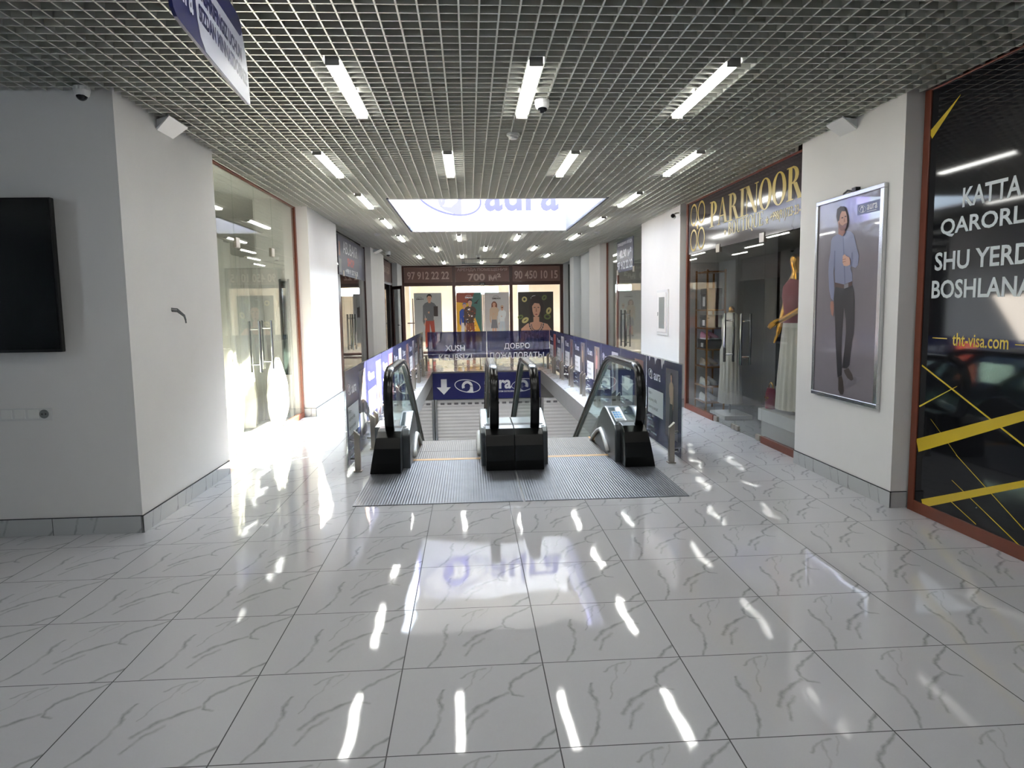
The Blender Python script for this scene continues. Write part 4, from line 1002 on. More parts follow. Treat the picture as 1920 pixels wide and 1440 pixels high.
# plastic sheeting in the left shop
M_PLASTIC = bpy.data.materials.new('milky_plastic_sheet'); M_PLASTIC.use_nodes = True
nt = M_PLASTIC.node_tree; b_ = nt.nodes['Principled BSDF']; b_.inputs['Base Color'].default_value = lin((244, 242, 234))+(1,); b_.inputs['Roughness'].default_value = .25
tr = nt.nodes.new('ShaderNodeBsdfTransparent'); tl_ = nt.nodes.new('ShaderNodeBsdfTranslucent'); tl_.inputs[0].default_value = lin((236, 234, 224))+(1,)
m1 = nt.nodes.new('ShaderNodeMixShader'); m1.inputs[0].default_value = .5; m2 = nt.nodes.new('ShaderNodeMixShader'); m2.inputs[0].default_value = .16
nt.links.new(b_.outputs[0], m1.inputs[1]); nt.links.new(tl_.outputs[0], m1.inputs[2]); nt.links.new(m1.outputs[0], m2.inputs[1]); nt.links.new(tr.outputs[0], m2.inputs[2]); nt.links.new(m2.outputs[0], nt.nodes['Material Output'].inputs[0])
def sheet(name, y0, y1, x, z0, z1, amp, seed, label, lump=.0):
    rnd = random.Random(seed); ny, nz = 70, 30; ph = [rnd.uniform(0, 6.3) for _ in range(6)]
    mb = MB(); v = []
    for j in range(nz+1):
        w = j/nz; z = z0+(z1-z0)*w
        for i in range(ny+1):
            y = y0+(y1-y0)*i/ny
            xx = x + amp*(math.sin(9*y+ph[0])+.6*math.sin(23*y+ph[1]+2*w)+.35*math.sin(41*y+ph[2]-3*w))*(.45+.55*(1-w)) + lump*math.exp(-((w-.16)/.16)**2)*(1+.3*math.sin(5*y+ph[3]))
            v.append((xx, y, z+.03*math.sin(6*y+ph[4])*w))
    f = [(j*(ny+1)+i, j*(ny+1)+i+1, (j+1)*(ny+1)+i+1, (j+1)*(ny+1)+i) for j in range(nz) for i in range(ny)]
    mb.add(v, f, M_PLASTIC); o = mb.build(name, None, smooth=True); tag(o, label, 'plastic sheet'); return o
sheet('plastic_sheet', 7.2, 8.75, -2.78, .02, 2.35, .045, 3, 'milky plastic sheet hanging inside the left shop, nearest the front pillar', .05)
sheet('plastic_sheet', 8.7, 10.3, -2.92, .02, 2.25, .05, 5, 'milky plastic sheet hanging behind the left shop door handles', .05)
def bundle(name, c, s, seed, label):
    rnd = random.Random(seed); mb = MB(); n = 36; k = 14; rings = []
    ph = [rnd.uniform(0, 6.3) for _ in range(5)]; v = []
    for j in range(k+1):
        w = j/k; rr = math.sin(PI*(.12+.83*w))**.6
        for i in range(n):
            a = 2*PI*i/n; q = 1+.12*math.sin(4*a+ph[0]+3*w)+.07*math.sin(9*a+ph[1]-5*w)+.05*math.sin(15*a+ph[2]+9*w)
            v.append((c[0]+s[0]*rr*q*math.cos(a), c[1]+s[1]*rr*q*math.sin(a), .004+s[2]*w*(1+.06*math.sin(3*a+ph[3])*w)))
    f = [(j*n+i, j*n+(i+1) % n, (j+1)*n+(i+1) % n, (j+1)*n+i) for j in range(k) for i in range(n)]+[tuple(range(n-1, -1, -1)), tuple(k*n+i for i in range(n))]
    mb.add(v, f, mat('white_wrapping', (226, 224, 218), .35)); tag(mb.build(name, None, smooth=True), label, 'wrapped goods', 'wrapped goods in the left shop')
bundle('wrapped_bundle', (-3.55, 8.2, 0), (.35, .5, .72), 1, 'white plastic-wrapped heap behind the left shop door')
bundle('wrapped_bundle', (-2.635, 9.86, 0), (.10, .40, .85), 2, 'white plastic-wrapped heap at the far end of the left shop window')
t = thing('standing_mirror', 'narrow dark mirror at the far inner corner of the left shop', 'mirror', (-2.6, 10.38, 0))
mb = MB(); mb.box(-2.66, -2.56, 10.37, 10.395, .62, 1.95, mat('mirror_dark', (70, 84, 84), .08, .8)); mb.build('glass', t)
mb = MB(); mb.box(-2.68, -2.661, 10.365, 10.40, 0.002, 1.98, M_GREYMETAL); mb.box(-2.559, -2.54, 10.365, 10.40, 0.002, 1.98, M_GREYMETAL); mb.build('frame', t)

# ---- boutique: shelf with shoes and boxes
SXa, SXb, SYa, SYb = 3.34, 3.62, 9.93, 10.44
M_SHELFG = mat('gold_shelf_metal', (176, 124, 60), .3, .9)
t = thing('display_shelf', 'gold framed display shelf just inside the boutique window', 'shelf', (3.48, 10.18, 0))
mb = MB()
for xx in (SXa, SXb-.022):
    for yy in (SYa, SYb-.022): mb.box(xx, xx+.022, yy, yy+.022, .002, 2.02, M_SHELFG)
mb.build('frame', t)
SHZ = [.14, .37, .65, .90, 1.20, 1.46, 2.0]
for z in SHZ:
    mb = MB(); mb.box(SXa+.003, SXb-.003, SYa+.003, SYb-.003, z-.02, z, M_SHELFG); mb.build('shelf_board', t)
M_SHBOX = mat('black_carton', (26, 26, 30), .5); M_GRBOX = mat('grey_carton', (120, 120, 124), .5)
def carton(x, y, z, sx, sy, sz, m, label):
    t = thing('shoe_box', label, 'box', (x, y, z), 'boxes on the boutique shelf')
    mb = MB(); mb.box(x-sx/2, x+sx/2, y-sy/2, y+sy/2, z+.001, z+sz*.72, m); mb.build('tray', t)
    mb = MB(); mb.box(x-sx/2-.006, x+sx/2+.006, y-sy/2-.006, y+sy/2+.006, z+sz*.72, z+sz, m); mb.build('lid', t)
    mb = MB(); mb.box(x-sx/2-.0075, x-sx/2-.0062, y-.05, y+.05, z+sz*.15, z+sz*.6, M_PWHITE); mb.build('paper_tag', t)
carton(3.48, 10.18, .90, .22, .40, .13, M_SHBOX, 'black shoe box with white tag under the pink shoes')
carton(3.52, 10.02, .65, .22, .36, .15, M_SHBOX, 'black shoe box behind the sneakers on the middle shelf') if False else None
carton(3.56, 10.02, .37, .18, .40, .20, M_GRBOX, 'grey box behind the white shoes on the low shelf') if False else None
carton(3.49, 10.18, 1.20, .2, .34, .18, M_SHBOX, 'black box on the shelf above the pink shoes')
carton(3.49, 10.18, 1.46, .2, .30, .30, M_SHBOX, 'tall dark box on the upper boutique shelf')
def shoe(x, y, z, s, m, label, grp, rot=0.0, heel=0.0, sole=None):
    """Low shoe, toe towards -y; upper and sole are parts."""
    t = thing('shoe', label, 'shoe', (x, y, z), grp); t.rotation_euler = (0, 0, rot)
    sect = [(-.14, .012, .035), (-.12, .034, .055), (-.07, .042, .062), (-.02, .040, .075), (.04, .034, .09), (.09, .036, .105), (.125, .030, .11), (.14, .012, .09)]
    n = 12; v = []
    for yy, w, h in sect:
        lift = heel*max(0, (yy+.05)/.19)
        for j in range(n):
            a = PI*j/(n-1); v.append((s*w*math.cos(a), s*yy, s*(.018+lift+(h-.018)*max(0, math.sin(a))**.7)))
    f = [(i*n+j, (i+1)*n+j, (i+1)*n+j+1, i*n+j+1) for i in range(len(sect)-1) for j in range(n-1)]
    f += [tuple(range(n)), tuple((len(sect)-1)*n+j for j in reversed(range(n)))]
    mb = MB(); mb.add(v, f, m); mb.build('upper', t, smooth=True, world=False)
    k = len(sect); v = []
    for yy, w, h in sect:
        lift = heel*max(0, (yy+.05)/.19)
        v += [(-s*w*1.06, s*yy, s*lift+.001), (s*w*1.06, s*yy, s*lift+.001), (s*w*1.06, s*yy, s*(.02+lift)), (-s*w*1.06, s*yy, s*(.02+lift))]
    f = [(i*4+j, i*4+(j+1) % 4, (i+1)*4+(j+1) % 4, (i+1)*4+j) for i in range(k-1) for j in range(4)]+[(3, 2, 1, 0), tuple((k-1)*4+j for j in range(4))]
    mb = MB(); mb.add(v, f, sole or M_PWHITE); mb.build('sole', t, world=False)
    if heel: mb = MB(); mb.tube([(0, s*.115, s*heel), (0, s*.12, .002)], [s*.022, s*.008], m, 8); mb.build('heel', t, world=False)
M_PINK = mat('pink_suede', (190, 128, 150), .7); M_SAND = mat('sand_leather', (176, 160, 140), .5); M_OFF = mat('off_white_leather', (208, 206, 200), .5)
for (z, m, lab, g_) in ((1.031, M_PINK, 'pink low shoe on the black shoe box', 'pink shoes'), (.65, M_SAND, 'beige sneaker on the middle boutique shelf', 'beige sneakers'), (.37, M_OFF, 'white shoe on the low boutique shelf', 'white shoes'), (.14, M_OFF, 'pale shoe on the bottom boutique shelf', 'pale shoes')):
    for q, dx in enumerate((-.06, .06)):
        shoe(3.47+dx, 10.17+.03*q, z, 1.0, m, lab+(', window side', ', wall side')[q], g_, rot=.1)
# white dress on a stand
M_DRESS = mat('cream_cloth', (240, 236, 224), .8, noise=.05, nscale=10); M_MAROON = mat('maroon_cloth', (128, 34, 52), .8, noise=.08, nscale=12)
t = thing('dress_form', 'headless dress stand wearing a long white dress behind the boutique door handles', 'mannequin', (3.52, 9.45, 0))
mb = MB(); mb.box(3.34, 3.72, 9.15, 9.74, .002, .06, M_WPLASTIC); mb.build('base', t, bevel=.006)
mb = MB(); mb.tube([(3.52, 9.45, .06), (3.52, 9.45, 1.45)], .014, M_CHROME, 8); mb.build('pole', t)
mb = MB(); mb.loft([(3.52, 9.45, .20, .15, .20, .06, 16), (3.52, 9.45, .60, .13, .175, .05, 16), (3.52, 9.45, .92, .13, .165, .04, 16), (3.52, 9.45, 1.00, .11, .14, .01, 16), (3.52, 9.45, 1.18, .12, .165), (3.52, 9.45, 1.30, .115, .175), (3.52, 9.45, 1.385, .08, .15), (3.52, 9.45, 1.42, .045, .06)], M_DRESS, 96); mb.build('dress', t, smooth=True)
mb = MB(); mb.loft([(3.52, 9.45, 1.42, .04, .05), (3.52, 9.45, 1.48, .036, .042), (3.52, 9.45, 1.50, .02, .02)], M_GOLDM, 20); mb.build('neck_cap', t, smooth=True)
# plinth, gold mannequin, handbag, gold shoes
t = thing('display_plinth', 'low white plinth in the near boutique window', 'plinth', (3.55, 7.3, 0))
mb = MB(); mb.box(3.30, 3.80, 6.68, 7.97, .20, .34, M_WPLASTIC); mb.build('top_slab', t, bevel=.004); mb = MB(); mb.box(3.32, 3.78, 6.70, 7.92, .002, .20, M_WPLASTIC); mb.build('base', t)
def skinned(name, verts, edges, radii, m, parent, sub=2):
    me = bpy.data.meshes.new(name); off = parent.location if parent else Vector()
    me.from_pydata([tuple(Vector(v)-off) for v in verts], edges, []); me.materials.append(m)
    o = bpy.data.objects.new(name, me); COL.objects.link(o); o.parent = parent
    sk = o.modifiers.new('skin', 'SKIN'); sk.use_smooth_shade = True
    for i, r in enumerate(radii): me.skin_vertices[0].data[i].radius = (r, r) if not isinstance(r, tuple) else r
    me.skin_vertices[0].data[0].use_root = True
    ss = o.modifiers.new('subdivision', 'SUBSURF'); ss.levels = sub; ss.render_levels = sub
    return o
t = thing('mannequin', 'gold mannequin in maroon top and white skirt in the near boutique window', 'mannequin', (3.52, 7.52, .34), 'boutique mannequins')
mx, my, z0 = 3.52, 7.52, .34
V = [(mx, my, z0+.92), (mx, my, z0+1.08), (mx, my, z0+1.27), (mx, my, z0+1.42), (mx-.01, my, z0+1.52), (mx-.02, my, z0+1.62), (mx-.01, my, z0+1.72),
     (mx, my+.17, z0+1.37), (mx-.03, my+.23, z0+1.12), (mx-.10, my+.20, z0+.92), (mx-.13, my+.17, z0+.86),
     (mx, my-.17, z0+1.37), (mx-.05, my-.24, z0+1.14), (mx-.20, my-.10, z0+1.02), (mx-.24, my-.05, z0+.99),
     (mx, my+.09, z0+.84), (mx, my+.09, z0+.46), (mx+.01, my+.09, z0+.10), (mx-.08, my+.09, z0+.03),
     (mx, my-.09, z0+.84), (mx, my-.09, z0+.46), (mx+.01, my-.09, z0+.10), (mx-.08, my-.09, z0+.03)]
E_ = [(0, 1), (1, 2), (2, 3), (3, 4), (4, 5), (5, 6), (3, 7), (7, 8), (8, 9), (9, 10), (3, 11), (11, 12), (12, 13), (13, 14), (0, 15), (15, 16), (16, 17), (17, 18), (0, 19), (19, 20), (20, 21), (21, 22)]
Rr = [(.12, .10), (.10, .085), (.13, .10), (.11, .08), .045, (.075, .085), (.06, .07), .055, .04, .030, .026, .055, .04, .030, .026, .085, .06, .04, .03, .085, .06, .04, .03]
for s_, base in ((1, 10), (-1, 14)):
    w = Vector(V[base]); prev = Vector(V[base-1]); dr = (w-prev).normalized(); sd = dr.cross(Vector((1, 0, 0))).normalized()
    for q in range(5):
        b0 = w+dr*.03+sd*(.016*(q-1.5)) if q < 4 else w+sd*-.03
        L_ = (.055, .066, .06, .046, .04)[q]
        e1 = b0+dr*L_*.6+Vector((-.008, 0, -.006)); e2 = e1+dr*L_*.5+Vector((-.006, 0, -.014))
        i0 = len(V); V += [tuple(b0), tuple(e1), tuple(e2)]; E_ += [(base, i0), (i0, i0+1), (i0+1, i0+2)]; Rr += [.011, .009, .007]
skinned('body', V, E_, Rr, M_GOLDM, t)
mb = MB(); mb.loft([(mx, my, z0+.98, .135, .165), (mx, my, z0+1.08, .125, .15), (mx, my, z0+1.27, .15, .18), (mx, my, z0+1.37, .13, .215), (mx, my, z0+1.43, .09, .15), (mx, my, z0+1.47, .058, .06)], M_MAROON, 40, cap=False); mb.build('top', t, smooth=True)
mb = MB(); mb.loft([(mx, my, z0+.04, .185, .235, .05, 18), (mx, my, z0+.40, .17, .22, .045, 18), (mx, my, z0+.80, .145, .19, .03, 18), (mx, my, z0+1.0, .13, .16)], M_DRESS, 108, cap=False); mb.build('skirt', t, smooth=True)
t = thing('handbag', 'maroon handbag with gold ornaments at the far end of the plinth', 'handbag', (3.40, 7.86, .341))
mb = MB(); mb.loft([(3.40, 7.86, .342, .05, .075), (3.40, 7.86, .36, .055, .085), (3.40, 7.86, .52, .05, .082), (3.40, 7.86, .575, .03, .075)], M_MAROON, 24); mb.build('bag_body', t)
mb = MB(); mb.tube([(3.40, 7.86+.055*math.cos(PI*k_/8), .57+.07*math.sin(PI*k_/8)) for k_ in range(9)], .007, M_GOLDM, 6); mb.build('carry_handle', t)
mb = MB()
for yy, zz in ((7.83, .47), (7.86, .44), (7.89, .47)): mb = MB(); mb.tube([(3.354, yy, zz), (3.342, yy, zz)], .012, M_GOLDM, 10); mb.build('ornament', t)
shoe(3.42, 6.92, .341, 1.0, M_GOLDM, 'gold high heeled shoe on the plinth, window side', 'gold shoes', rot=1.2, heel=.07, sole=M_GOLDM)
shoe(3.42, 6.78, .341, 1.0, M_GOLDM, 'gold high heeled shoe on the plinth, nearer the pillar', 'gold shoes', rot=1.2, heel=.07, sole=M_GOLDM)

# ------------------------------------------------------------------ second shops on either side
XL2 = -2.42
window('glazed shopfront with dark frame left of the far left pillar', [(XL2-.03, XL2+.02, 12.61, 13.9, 0, .08), (XL2-.03, XL2+.02, 16.98, 17.04, 0, CE), (XL2-.05, XL2+.01, 13.30, 13.75, .08, 2.2), (XL2-.03, XL2+.02, 15.75, 16.98, 0, .08)],
       [(XL2-.005, XL2+.005, 12.61, 14.05, .08, CE-.01), (XL2-.005, XL2+.005, 15.72, 16.98, .08, CE-.01), (XL2-.005, XL2+.005, 14.05, 15.72, 2.25, CE-.01)], M_GLASS, M_DBROWN)
glass_door(XL2, 14.06, 14.88, 2.24, 14.06, 14.70, (.72, 1.45), 'near glass leaf under the ABUBAKR sign', M_GLASS)
glass_door(XL2, 14.89, 15.71, 2.24, 15.71, 15.07, (.72, 1.45), 'far glass leaf under the ABUBAKR sign', M_GLASS)
t = thing('shop_sign', 'navy window sign with white ABUBAKR and red SHOP lettering on the left side', 'sign', (XL2, 13.7, 2.2))
mb = MB(); mb.box(XL2+.0055, XL2+.010, 13.62, 16.95, 2.20, 2.94, mat('dark_violet_print', (44, 44, 74), .35)); bd = mb.build('sign_sheet', t)
pl = Pl((XL2+.0105, 13.62, 2.2), (0, 1, 0)); pr = MB()
pr.text('ABUBAKR', pl, .55, .43, M_PWHITE, .001, w=1.75, h=.24, bold=.0); pr.text('+998 91 527 56 78', pl, .75, .05, M_PWHITE, .001, w=1.55, h=.10, bold=.02); pr.build('white_lettering', bd)
pr = MB(); pr.text('SHOP', pl, 1.0, .20, mat('red_print', (176, 52, 50), .4), .001, w=.85, h=.17, bold=.04); pr.build('red_lettering', bd)
pr = MB(); pr.rect(pl, .06, .36, .22, .62, .001, M_SKIN2); pr.rect(pl, .06, .05, .30, .30, .001, M_PGREY); pr.rect(pl, 2.55, .06, 2.95, .34, .001, mat('slate_print', (78, 82, 112), .4)); pr.rect(pl, 2.55, .40, 2.95, .66, .001, mat('slate_print', (78, 82, 112), .4)); pr.build('product_pictures', bd)
XR2 = 3.21
window('glazed shopfront with redbrown frame beyond the second right pillar', [(XR2-.02, XR2+.03, 12.88, 13.7, 0, .08), (XR2-.02, XR2+.03, 16.50, 16.57, 0, CE), (XR2-.01, XR2+.03, 15.36, 15.46, .08, 2.2), (XR2-.02, XR2+.03, 15.4, 16.5, 0, .08)],
       [(XR2-.005, XR2+.005, 12.88, 13.75, .08, CE-.01), (XR2-.005, XR2+.005, 15.40, 16.50, .08, CE-.01), (XR2-.005, XR2+.005, 13.75, 15.40, 2.25, CE-.01)], M_GLASS, M_BROWN)
glass_door(XR2, 13.76, 14.57, 2.24, 13.76, 14.40, (.70, 1.45), 'near glass leaf of the far right shop door', M_GLASS)
glass_door(XR2, 14.58, 15.39, 2.24, 15.39, 14.76, (.70, 1.45), 'far glass leaf of the far right shop door', M_GLASS)
t = thing('rental_banner', 'navy rental banner reading 40.90 m2 hung on the far right shopfront', 'banner', (XR2, 15.39, 2.24))
mb = MB(); mb.box(XR2-.013, XR2-.0065, 13.87, 15.39, 2.235, 2.88, M_NAVY); bd = mb.build('banner_sheet', t)
pl = Pl((XR2-.0135, 15.39, 2.235), (0, -1, 0)); pr = MB()
pr.text('\u041f\u041e\u041c\u0415\u0429\u0415\u041d\u0418\u042f \u0410\u0420\u0415\u041d\u0414\u0410', pl, .08, .53, M_PWHITE, .001, w=1.36, h=.075, bold=.02)
pr.text('40.90 \u043c\u00b2', pl, .25, .28, M_PWHITE, .001, w=1.12, h=.17, bold=.03); pr.text('97 912 22 22', pl, .06, .05, M_PWHITE, .001, w=1.40, h=.17, bold=.02); pr.build('lettering', bd)
# last shop on the left, door ajar
window('narrow shopfront with brown header beyond the far left pillar', [(-2.46, -2.40, 19.62, 19.72, 0, CE), (-2.46, -2.40, 22.80, 22.88, 0, CE), (-2.46, -2.40, 19.72, 22.80, 2.28, 2.36)], [(-2.435, -2.425, 19.72, 21.3, .01, 2.28)], M_GLASS, M_DBROWN)
t = thing('shop_sign', 'brown header film with a pale letter beyond the far left pillar', 'sign', (-2.43, 19.8, 2.36))
M_BRFILM = mat('brown_header_film', (112, 92, 88), .4); M_PALE = mat('pale_brown_lettering', (168, 152, 144), .4)
mb = MB(); mb.box(-2.43, -2.42, 19.73, 22.79, 2.365, CE-.01, M_BRFILM); bd = mb.build('sign_sheet', t)
pl = Pl((-2.4195, 19.73, 2.365), (0, 1, 0)); pr = MB(); pr.text('\u0430\u0440\u0435\u043d\u0434\u0430 \u2117'[:6], pl, .3, .18, M_PALE, .001, w=2.3, h=.26, bold=.03); pr.build('lettering', bd)
DN[0] += 1
t = thing(f'door_{DN[0]}', 'dark framed glass door standing ajar at the far left', 'door', (-2.38, 22.75, 0), kind='structure')
q0, q1 = Vector((-2.40, 22.74, 0)), Vector((-2.02, 22.05, 0)); ax = (q1-q0).normalized(); cc = (q0+q1)/2; pp = ax.cross(Vector((0, 0, 1)))
mb = MB(); L2 = (q1-q0).length/2
for s in (-1, 1): mb.obox(cc+ax*s*(L2-.05)+Vector((0, 0, 1.13)), ax, pp, (0, 0, 1), .05, .025, 1.12, M_DBROWN)
for z in (.07, 2.20): mb.obox(cc+Vector((0, 0, z)), ax, pp, (0, 0, 1), L2-.1, .024, .05, M_DBROWN)
mb.build('leaf_frame', t); mb = MB(); mb.obox(cc+Vector((0, 0, 1.13)), ax, pp, (0, 0, 1), L2-.1, .005, 1.02, M_GLASSD); mb.build('glass_leaf', t)
mb = MB(); mb.tube([cc+ax*(L2-.05)+pp*.03+Vector((0, 0, 1.05)), cc+ax*(L2-.05)+pp*.09+Vector((0, 0, 1.05)), cc+ax*(L2-.2)+pp*.09+Vector((0, 0, 1.05))], .012, M_CHROME, 8); mb.build('handle', t)
# dark service door in the right far corner
DN[0] += 1
t = thing(f'door_{DN[0]}', 'narrow dark service door in the far right corner', 'door', (3.45, 23.6, 0), kind='structure')
mb = MB(); mb.box(3.35, 3.60, 24.05, 24.12, 0.002, CE-.03, mat('dark_green_grey_door', (56, 62, 60), .5)); mb.build('leaf', t)
mb = MB(); mb.tube([(3.42, 24.045, 1.1), (3.42, 23.99, 1.1), (3.42, 23.99, 2.2)], .012, M_CHROME, 8); mb.build('handle', t)
mb = MB(); mb.box(3.61, 4.7, 21.62, 24.5, 0, 3.2, M_GREYWALL); struct('wall_right_recess', mb)
mb = MB(); mb.box(3.25, 4.6, 18.15, 20.75, 0, 3.2, M_GREYWALL); struct('wall_right_last', mb)

# ------------------------------------------------------------------ far shopfront
YB = 24.5
M_FILMB = mat('brown_transom_film', (140, 114, 108), .35, transl=.45)
mull = (-2.22, -.50, 1.435, 3.17)
fb = [(x-.055, x+.055, YB-.05, YB+.05, 0, CE) for x in mull]
for a, b in zip(mull, mull[1:]): fb += [(a+.055, b-.055, YB-.05, YB+.05, 2.30, 2.42), (a+.055, b-.055, YB-.05, YB+.05, CE-.05, CE)]
for a, b in ((mull[0], mull[1]), (mull[2], mull[3])): fb.append((a+.055, b-.055, YB-.05, YB+.05, .0, .09))
window('wide dark brown framed shopfront closing the far end', fb, [(a+.055, b-.055, YB-.006, YB+.006, .09, 2.30) for a, b in ((mull[0], mull[1]), (mull[2], mull[3]))]+[(a+.055, b-.055, YB-.006, YB+.006, 2.42, CE-.05) for a, b in zip(mull, mull[1:])], M_GLASS, M_DBROWN)
for i, (x0, x1, lab) in enumerate(((-.44, .455, 'left leaf of the far sliding glass door'), (.475, 1.375, 'right leaf of the far sliding glass door'))):
    DN[0] += 1
    t = thing(f'door_{DN[0]}', lab, 'door', (x0, YB, 0), kind='structure')
    mb = MB(); mb.box(x0, x1, YB-.03, YB-.018, .02, 2.29, M_GLASS); mb.build('glass_leaf', t)
    mb = MB(); e = x1-.03 if i == 0 else x0; mb.box(e, e+.03, YB-.04, YB-.008, .02, 2.29, M_GREYMETAL); mb.build('edge_profile', t)
t = thing('door_sensor', 'small black sensor above the far sliding door', 'sensor', (.46, YB-.08, 2.33))
mb = MB(); mb.box(.36, .56, YB-.13, YB-.055, 2.31, 2.39, M_BLACKP); mb.build('sensor_body', t, bevel=.008); mb = MB(); mb.box(.40, .52, YB-.134, YB-.13, 2.325, 2.36, M_SCREEN); mb.build('lens', t)
M_TL = mat('pale_transom_lettering', (214, 194, 184), .4, transl=.3)
for (a, b), lab, nm in zip(zip(mull, mull[1:]), ('brown film with telephone number 97 912 22 22 over the far left pane', 'brown film with Cyrillic rental notice and 700 m2 over the far door', 'brown film with telephone number 90 450 10 15 over the far right pane'), 'abc'):
    t = thing('transom_film', lab, 'sign', (a+.06, YB-.008, 2.42))
    mb = MB(); mb.box(a+.057, b-.057, YB-.012, YB-.0075, 2.422, CE-.052, M_FILMB); bd = mb.build('film_sheet', t)
    pl = Pl((a+.057, YB-.0125, 2.422), (1, 0, 0)); pr = MB(); W = b-a-.114
    if nm == 'a': pr.text('97 912 22 22', pl, .10, .10, M_TL, .001, w=W-.2, h=.26, bold=.02)
    elif nm == 'c': pr.text('90 450 10 15', pl, .07, .08, M_TL, .001, w=W-.14, h=.28, bold=.02)
    else:
        pr.text('\u0410\u0420\u0415\u041d\u0414\u0410 \u041f\u041e\u041c\u0415\u0429\u0415\u041d\u0418\u042f', pl, .06, .345, M_TL, .001, w=W-.12, h=.12, bold=.02); pr.build('notice_lettering', bd); pr = MB(); pr.text('700 \u043c\u00b2', pl, .42, .03, M_TL, .001, w=1.12, h=.25, bold=.03)
    pr.build('lettering', bd)
# posters on the far glass
def poster(label, x0, x1, z0, z1, m):
    t = thing('window_poster', label, 'poster', (x0, YB-.04, z0), 'posters on the far shopfront')
    mb = MB(); mb.box(x0, x1, YB-.045, YB-.040, z0, z1, m); bd = mb.build('paper', t)
    return t, bd, Pl((x0, YB-.0455, z0), (1, 0, 0)), x1-x0, z1-z0
def iman(mb, pl, a, b, w, m_): mb.text('IIMAN', pl, a, b, m_, .002, w=w, h=w*.22, bold=.02); mb.ring2(pl, a+w*.45, b+w*.20, w*.42, w*.22, w*.035, m_, .002, 0, 30, 150, 12)
t, bd, pl, W, H = poster('grey poster of a man with a backpack and red trousers on the far left pane', -1.86, -.93, .42, 2.07, mat('print_cool_grey', (176, 176, 176), .4, transl=.5))
pr = MB(); figure(pr, pl, .52, -.25, 1.88, .001, mat('print_grey_shirt', (96, 96, 98), .4), mat('print_rust_trousers', (150, 62, 46), .4)); pr.rect(pl, .66, .86, .80, 1.2, .006, M_HAIR); pr.rect(pl, .34, .74, .42, .80, .0065, M_SKIN); pr.build('printed_man', bd)
pr = MB(); iman(pr, pl, .08, 1.42, .24, M_HAIR); pr.build('lettering', bd)
t, bd, pl, W, H = poster('yellow and teal poster of a couple on the left sliding leaf', -.43, .42, .40, 2.07, mat('print_ochre', (214, 178, 76), .4, transl=.5))
pr = MB(); pr.poly(pl, [(0, 1.35), (.85, 1.25), (.85, 1.67), (0, 1.67)], .001, mat('print_brick', (138, 66, 48), .4)); pr.poly(pl, [(.45, 1.30), (.85, .2), (.85, 1.67), (.62, 1.67)], .0015, mat('print_teal', (60, 100, 92), .4)); pr.build('printed_backdrop', bd)
pr = MB(); figure(pr, pl, .27, -.08, 1.42, .002, mat('print_royal_blue', (40, 70, 150), .4), CLO[2], hair=CLO[4]); pr.build('printed_woman', bd)
pr = MB(); figure(pr, pl, .46, -.25, 1.72, .007, mat('print_dark_camouflage', (74, 52, 42), .4), mat('print_red_camouflage', (130, 74, 50), .4))
rn = random.Random(4); cols = [mat('print_tan', (190, 150, 104), .4), mat('print_rust', (128, 58, 40), .4), M_HAIR, M_PWHITE]
for q in range(46):
    a, b, s = rn.uniform(.30, .62), rn.uniform(.12, 1.1), rn.uniform(.02, .05); pr.poly(pl, [(a, b), (a+s, b+s*.4), (a+s*.7, b+s*1.3), (a-s*.3, b+s)], .013+.0001*q, cols[q % 4])
pr.build('printed_man', bd)
pr = MB(); iman(pr, pl, .30, 1.47, .26, M_PWHITE); pr.poly(pl, [(.58, 1.30), (.68, 1.36), (.78, 1.46), (.70, 1.32), (.72, 1.28)], .003, M_HAIR); pr.build('lettering', bd)
t, bd, pl, W, H = poster('grey poster of two laughing children on the right sliding leaf', .52, 1.36, .385, 2.06, mat('print_warm_grey', (188, 184, 184), .4, transl=.5))
pr = MB(); figure(pr, pl, .33, .10, 1.28, .001, CLO[6], M_PGREY, hair=M_AUBURN, long_hair=True, skirt=True); pr.build('printed_girl', bd)
pr = MB(); figure(pr, pl, .60, .10, 1.15, .007, mat('print_pale_jacket', (206, 208, 208), .4), mat('print_pale_jeans', (176, 184, 192), .4), hair=CLO[6]); pr.rect(pl, .575, 1.145, .635, 1.17, .0125, M_HAIR); pr.build('printed_boy', bd)
pr = MB(); iman(pr, pl, .27, 1.44, .28, M_HAIR); pr.build('lettering', bd)
t, bd, pl, W, H = poster('dark poster of a woman wearing a necklace among leaves on the far right pane', 1.67, 2.88, .36, 2.06, mat('print_dark_leaves', (52, 46, 40), .4, noise=.4, nscale=3))
pr = MB()
for q, (a, b, r, k_) in enumerate(((.22, 1.45, .09, .2), (.08, .85, .10, .1), (.24, .74, .13, .05), (.9, 1.5, .10, .1), (1.05, 1.05, .12, .08), (1.0, .85, .10, .3))):
    pr.ring2(pl, a, b, r, r*.6+k_*.2, r*.55, mat(('print_leaf_pale', 'print_leaf_green')[q % 2], ((182, 170, 112), (96, 108, 58))[q % 2], .4), .001, .3*q, n=20)
pr.build('printed_leaves', bd)
pr = MB(); sk = M_SKIN
pr.poly(pl, [(.05, 0), (.10, .45), (.30, .62), (.52, .68), (.52, .85), (.72, .85), (.72, .68), (1.0, .60), (1.14, .40), (1.17, 0)], .002, sk)
pr.poly(pl, [(.42, .72), (.38, 1.2), (.45, 1.50), (.62, 1.58), (.80, 1.50), (.88, 1.2), (.86, .75), (.76, .95), (.50, .95)], .003, M_HAIR)
pr.poly(pl, [(.49, 1.05), (.53, .90), (.62, .82), (.71, .90), (.76, 1.05), (.77, 1.22), (.70, 1.38), (.55, 1.38), (.48, 1.22)], .004, sk)
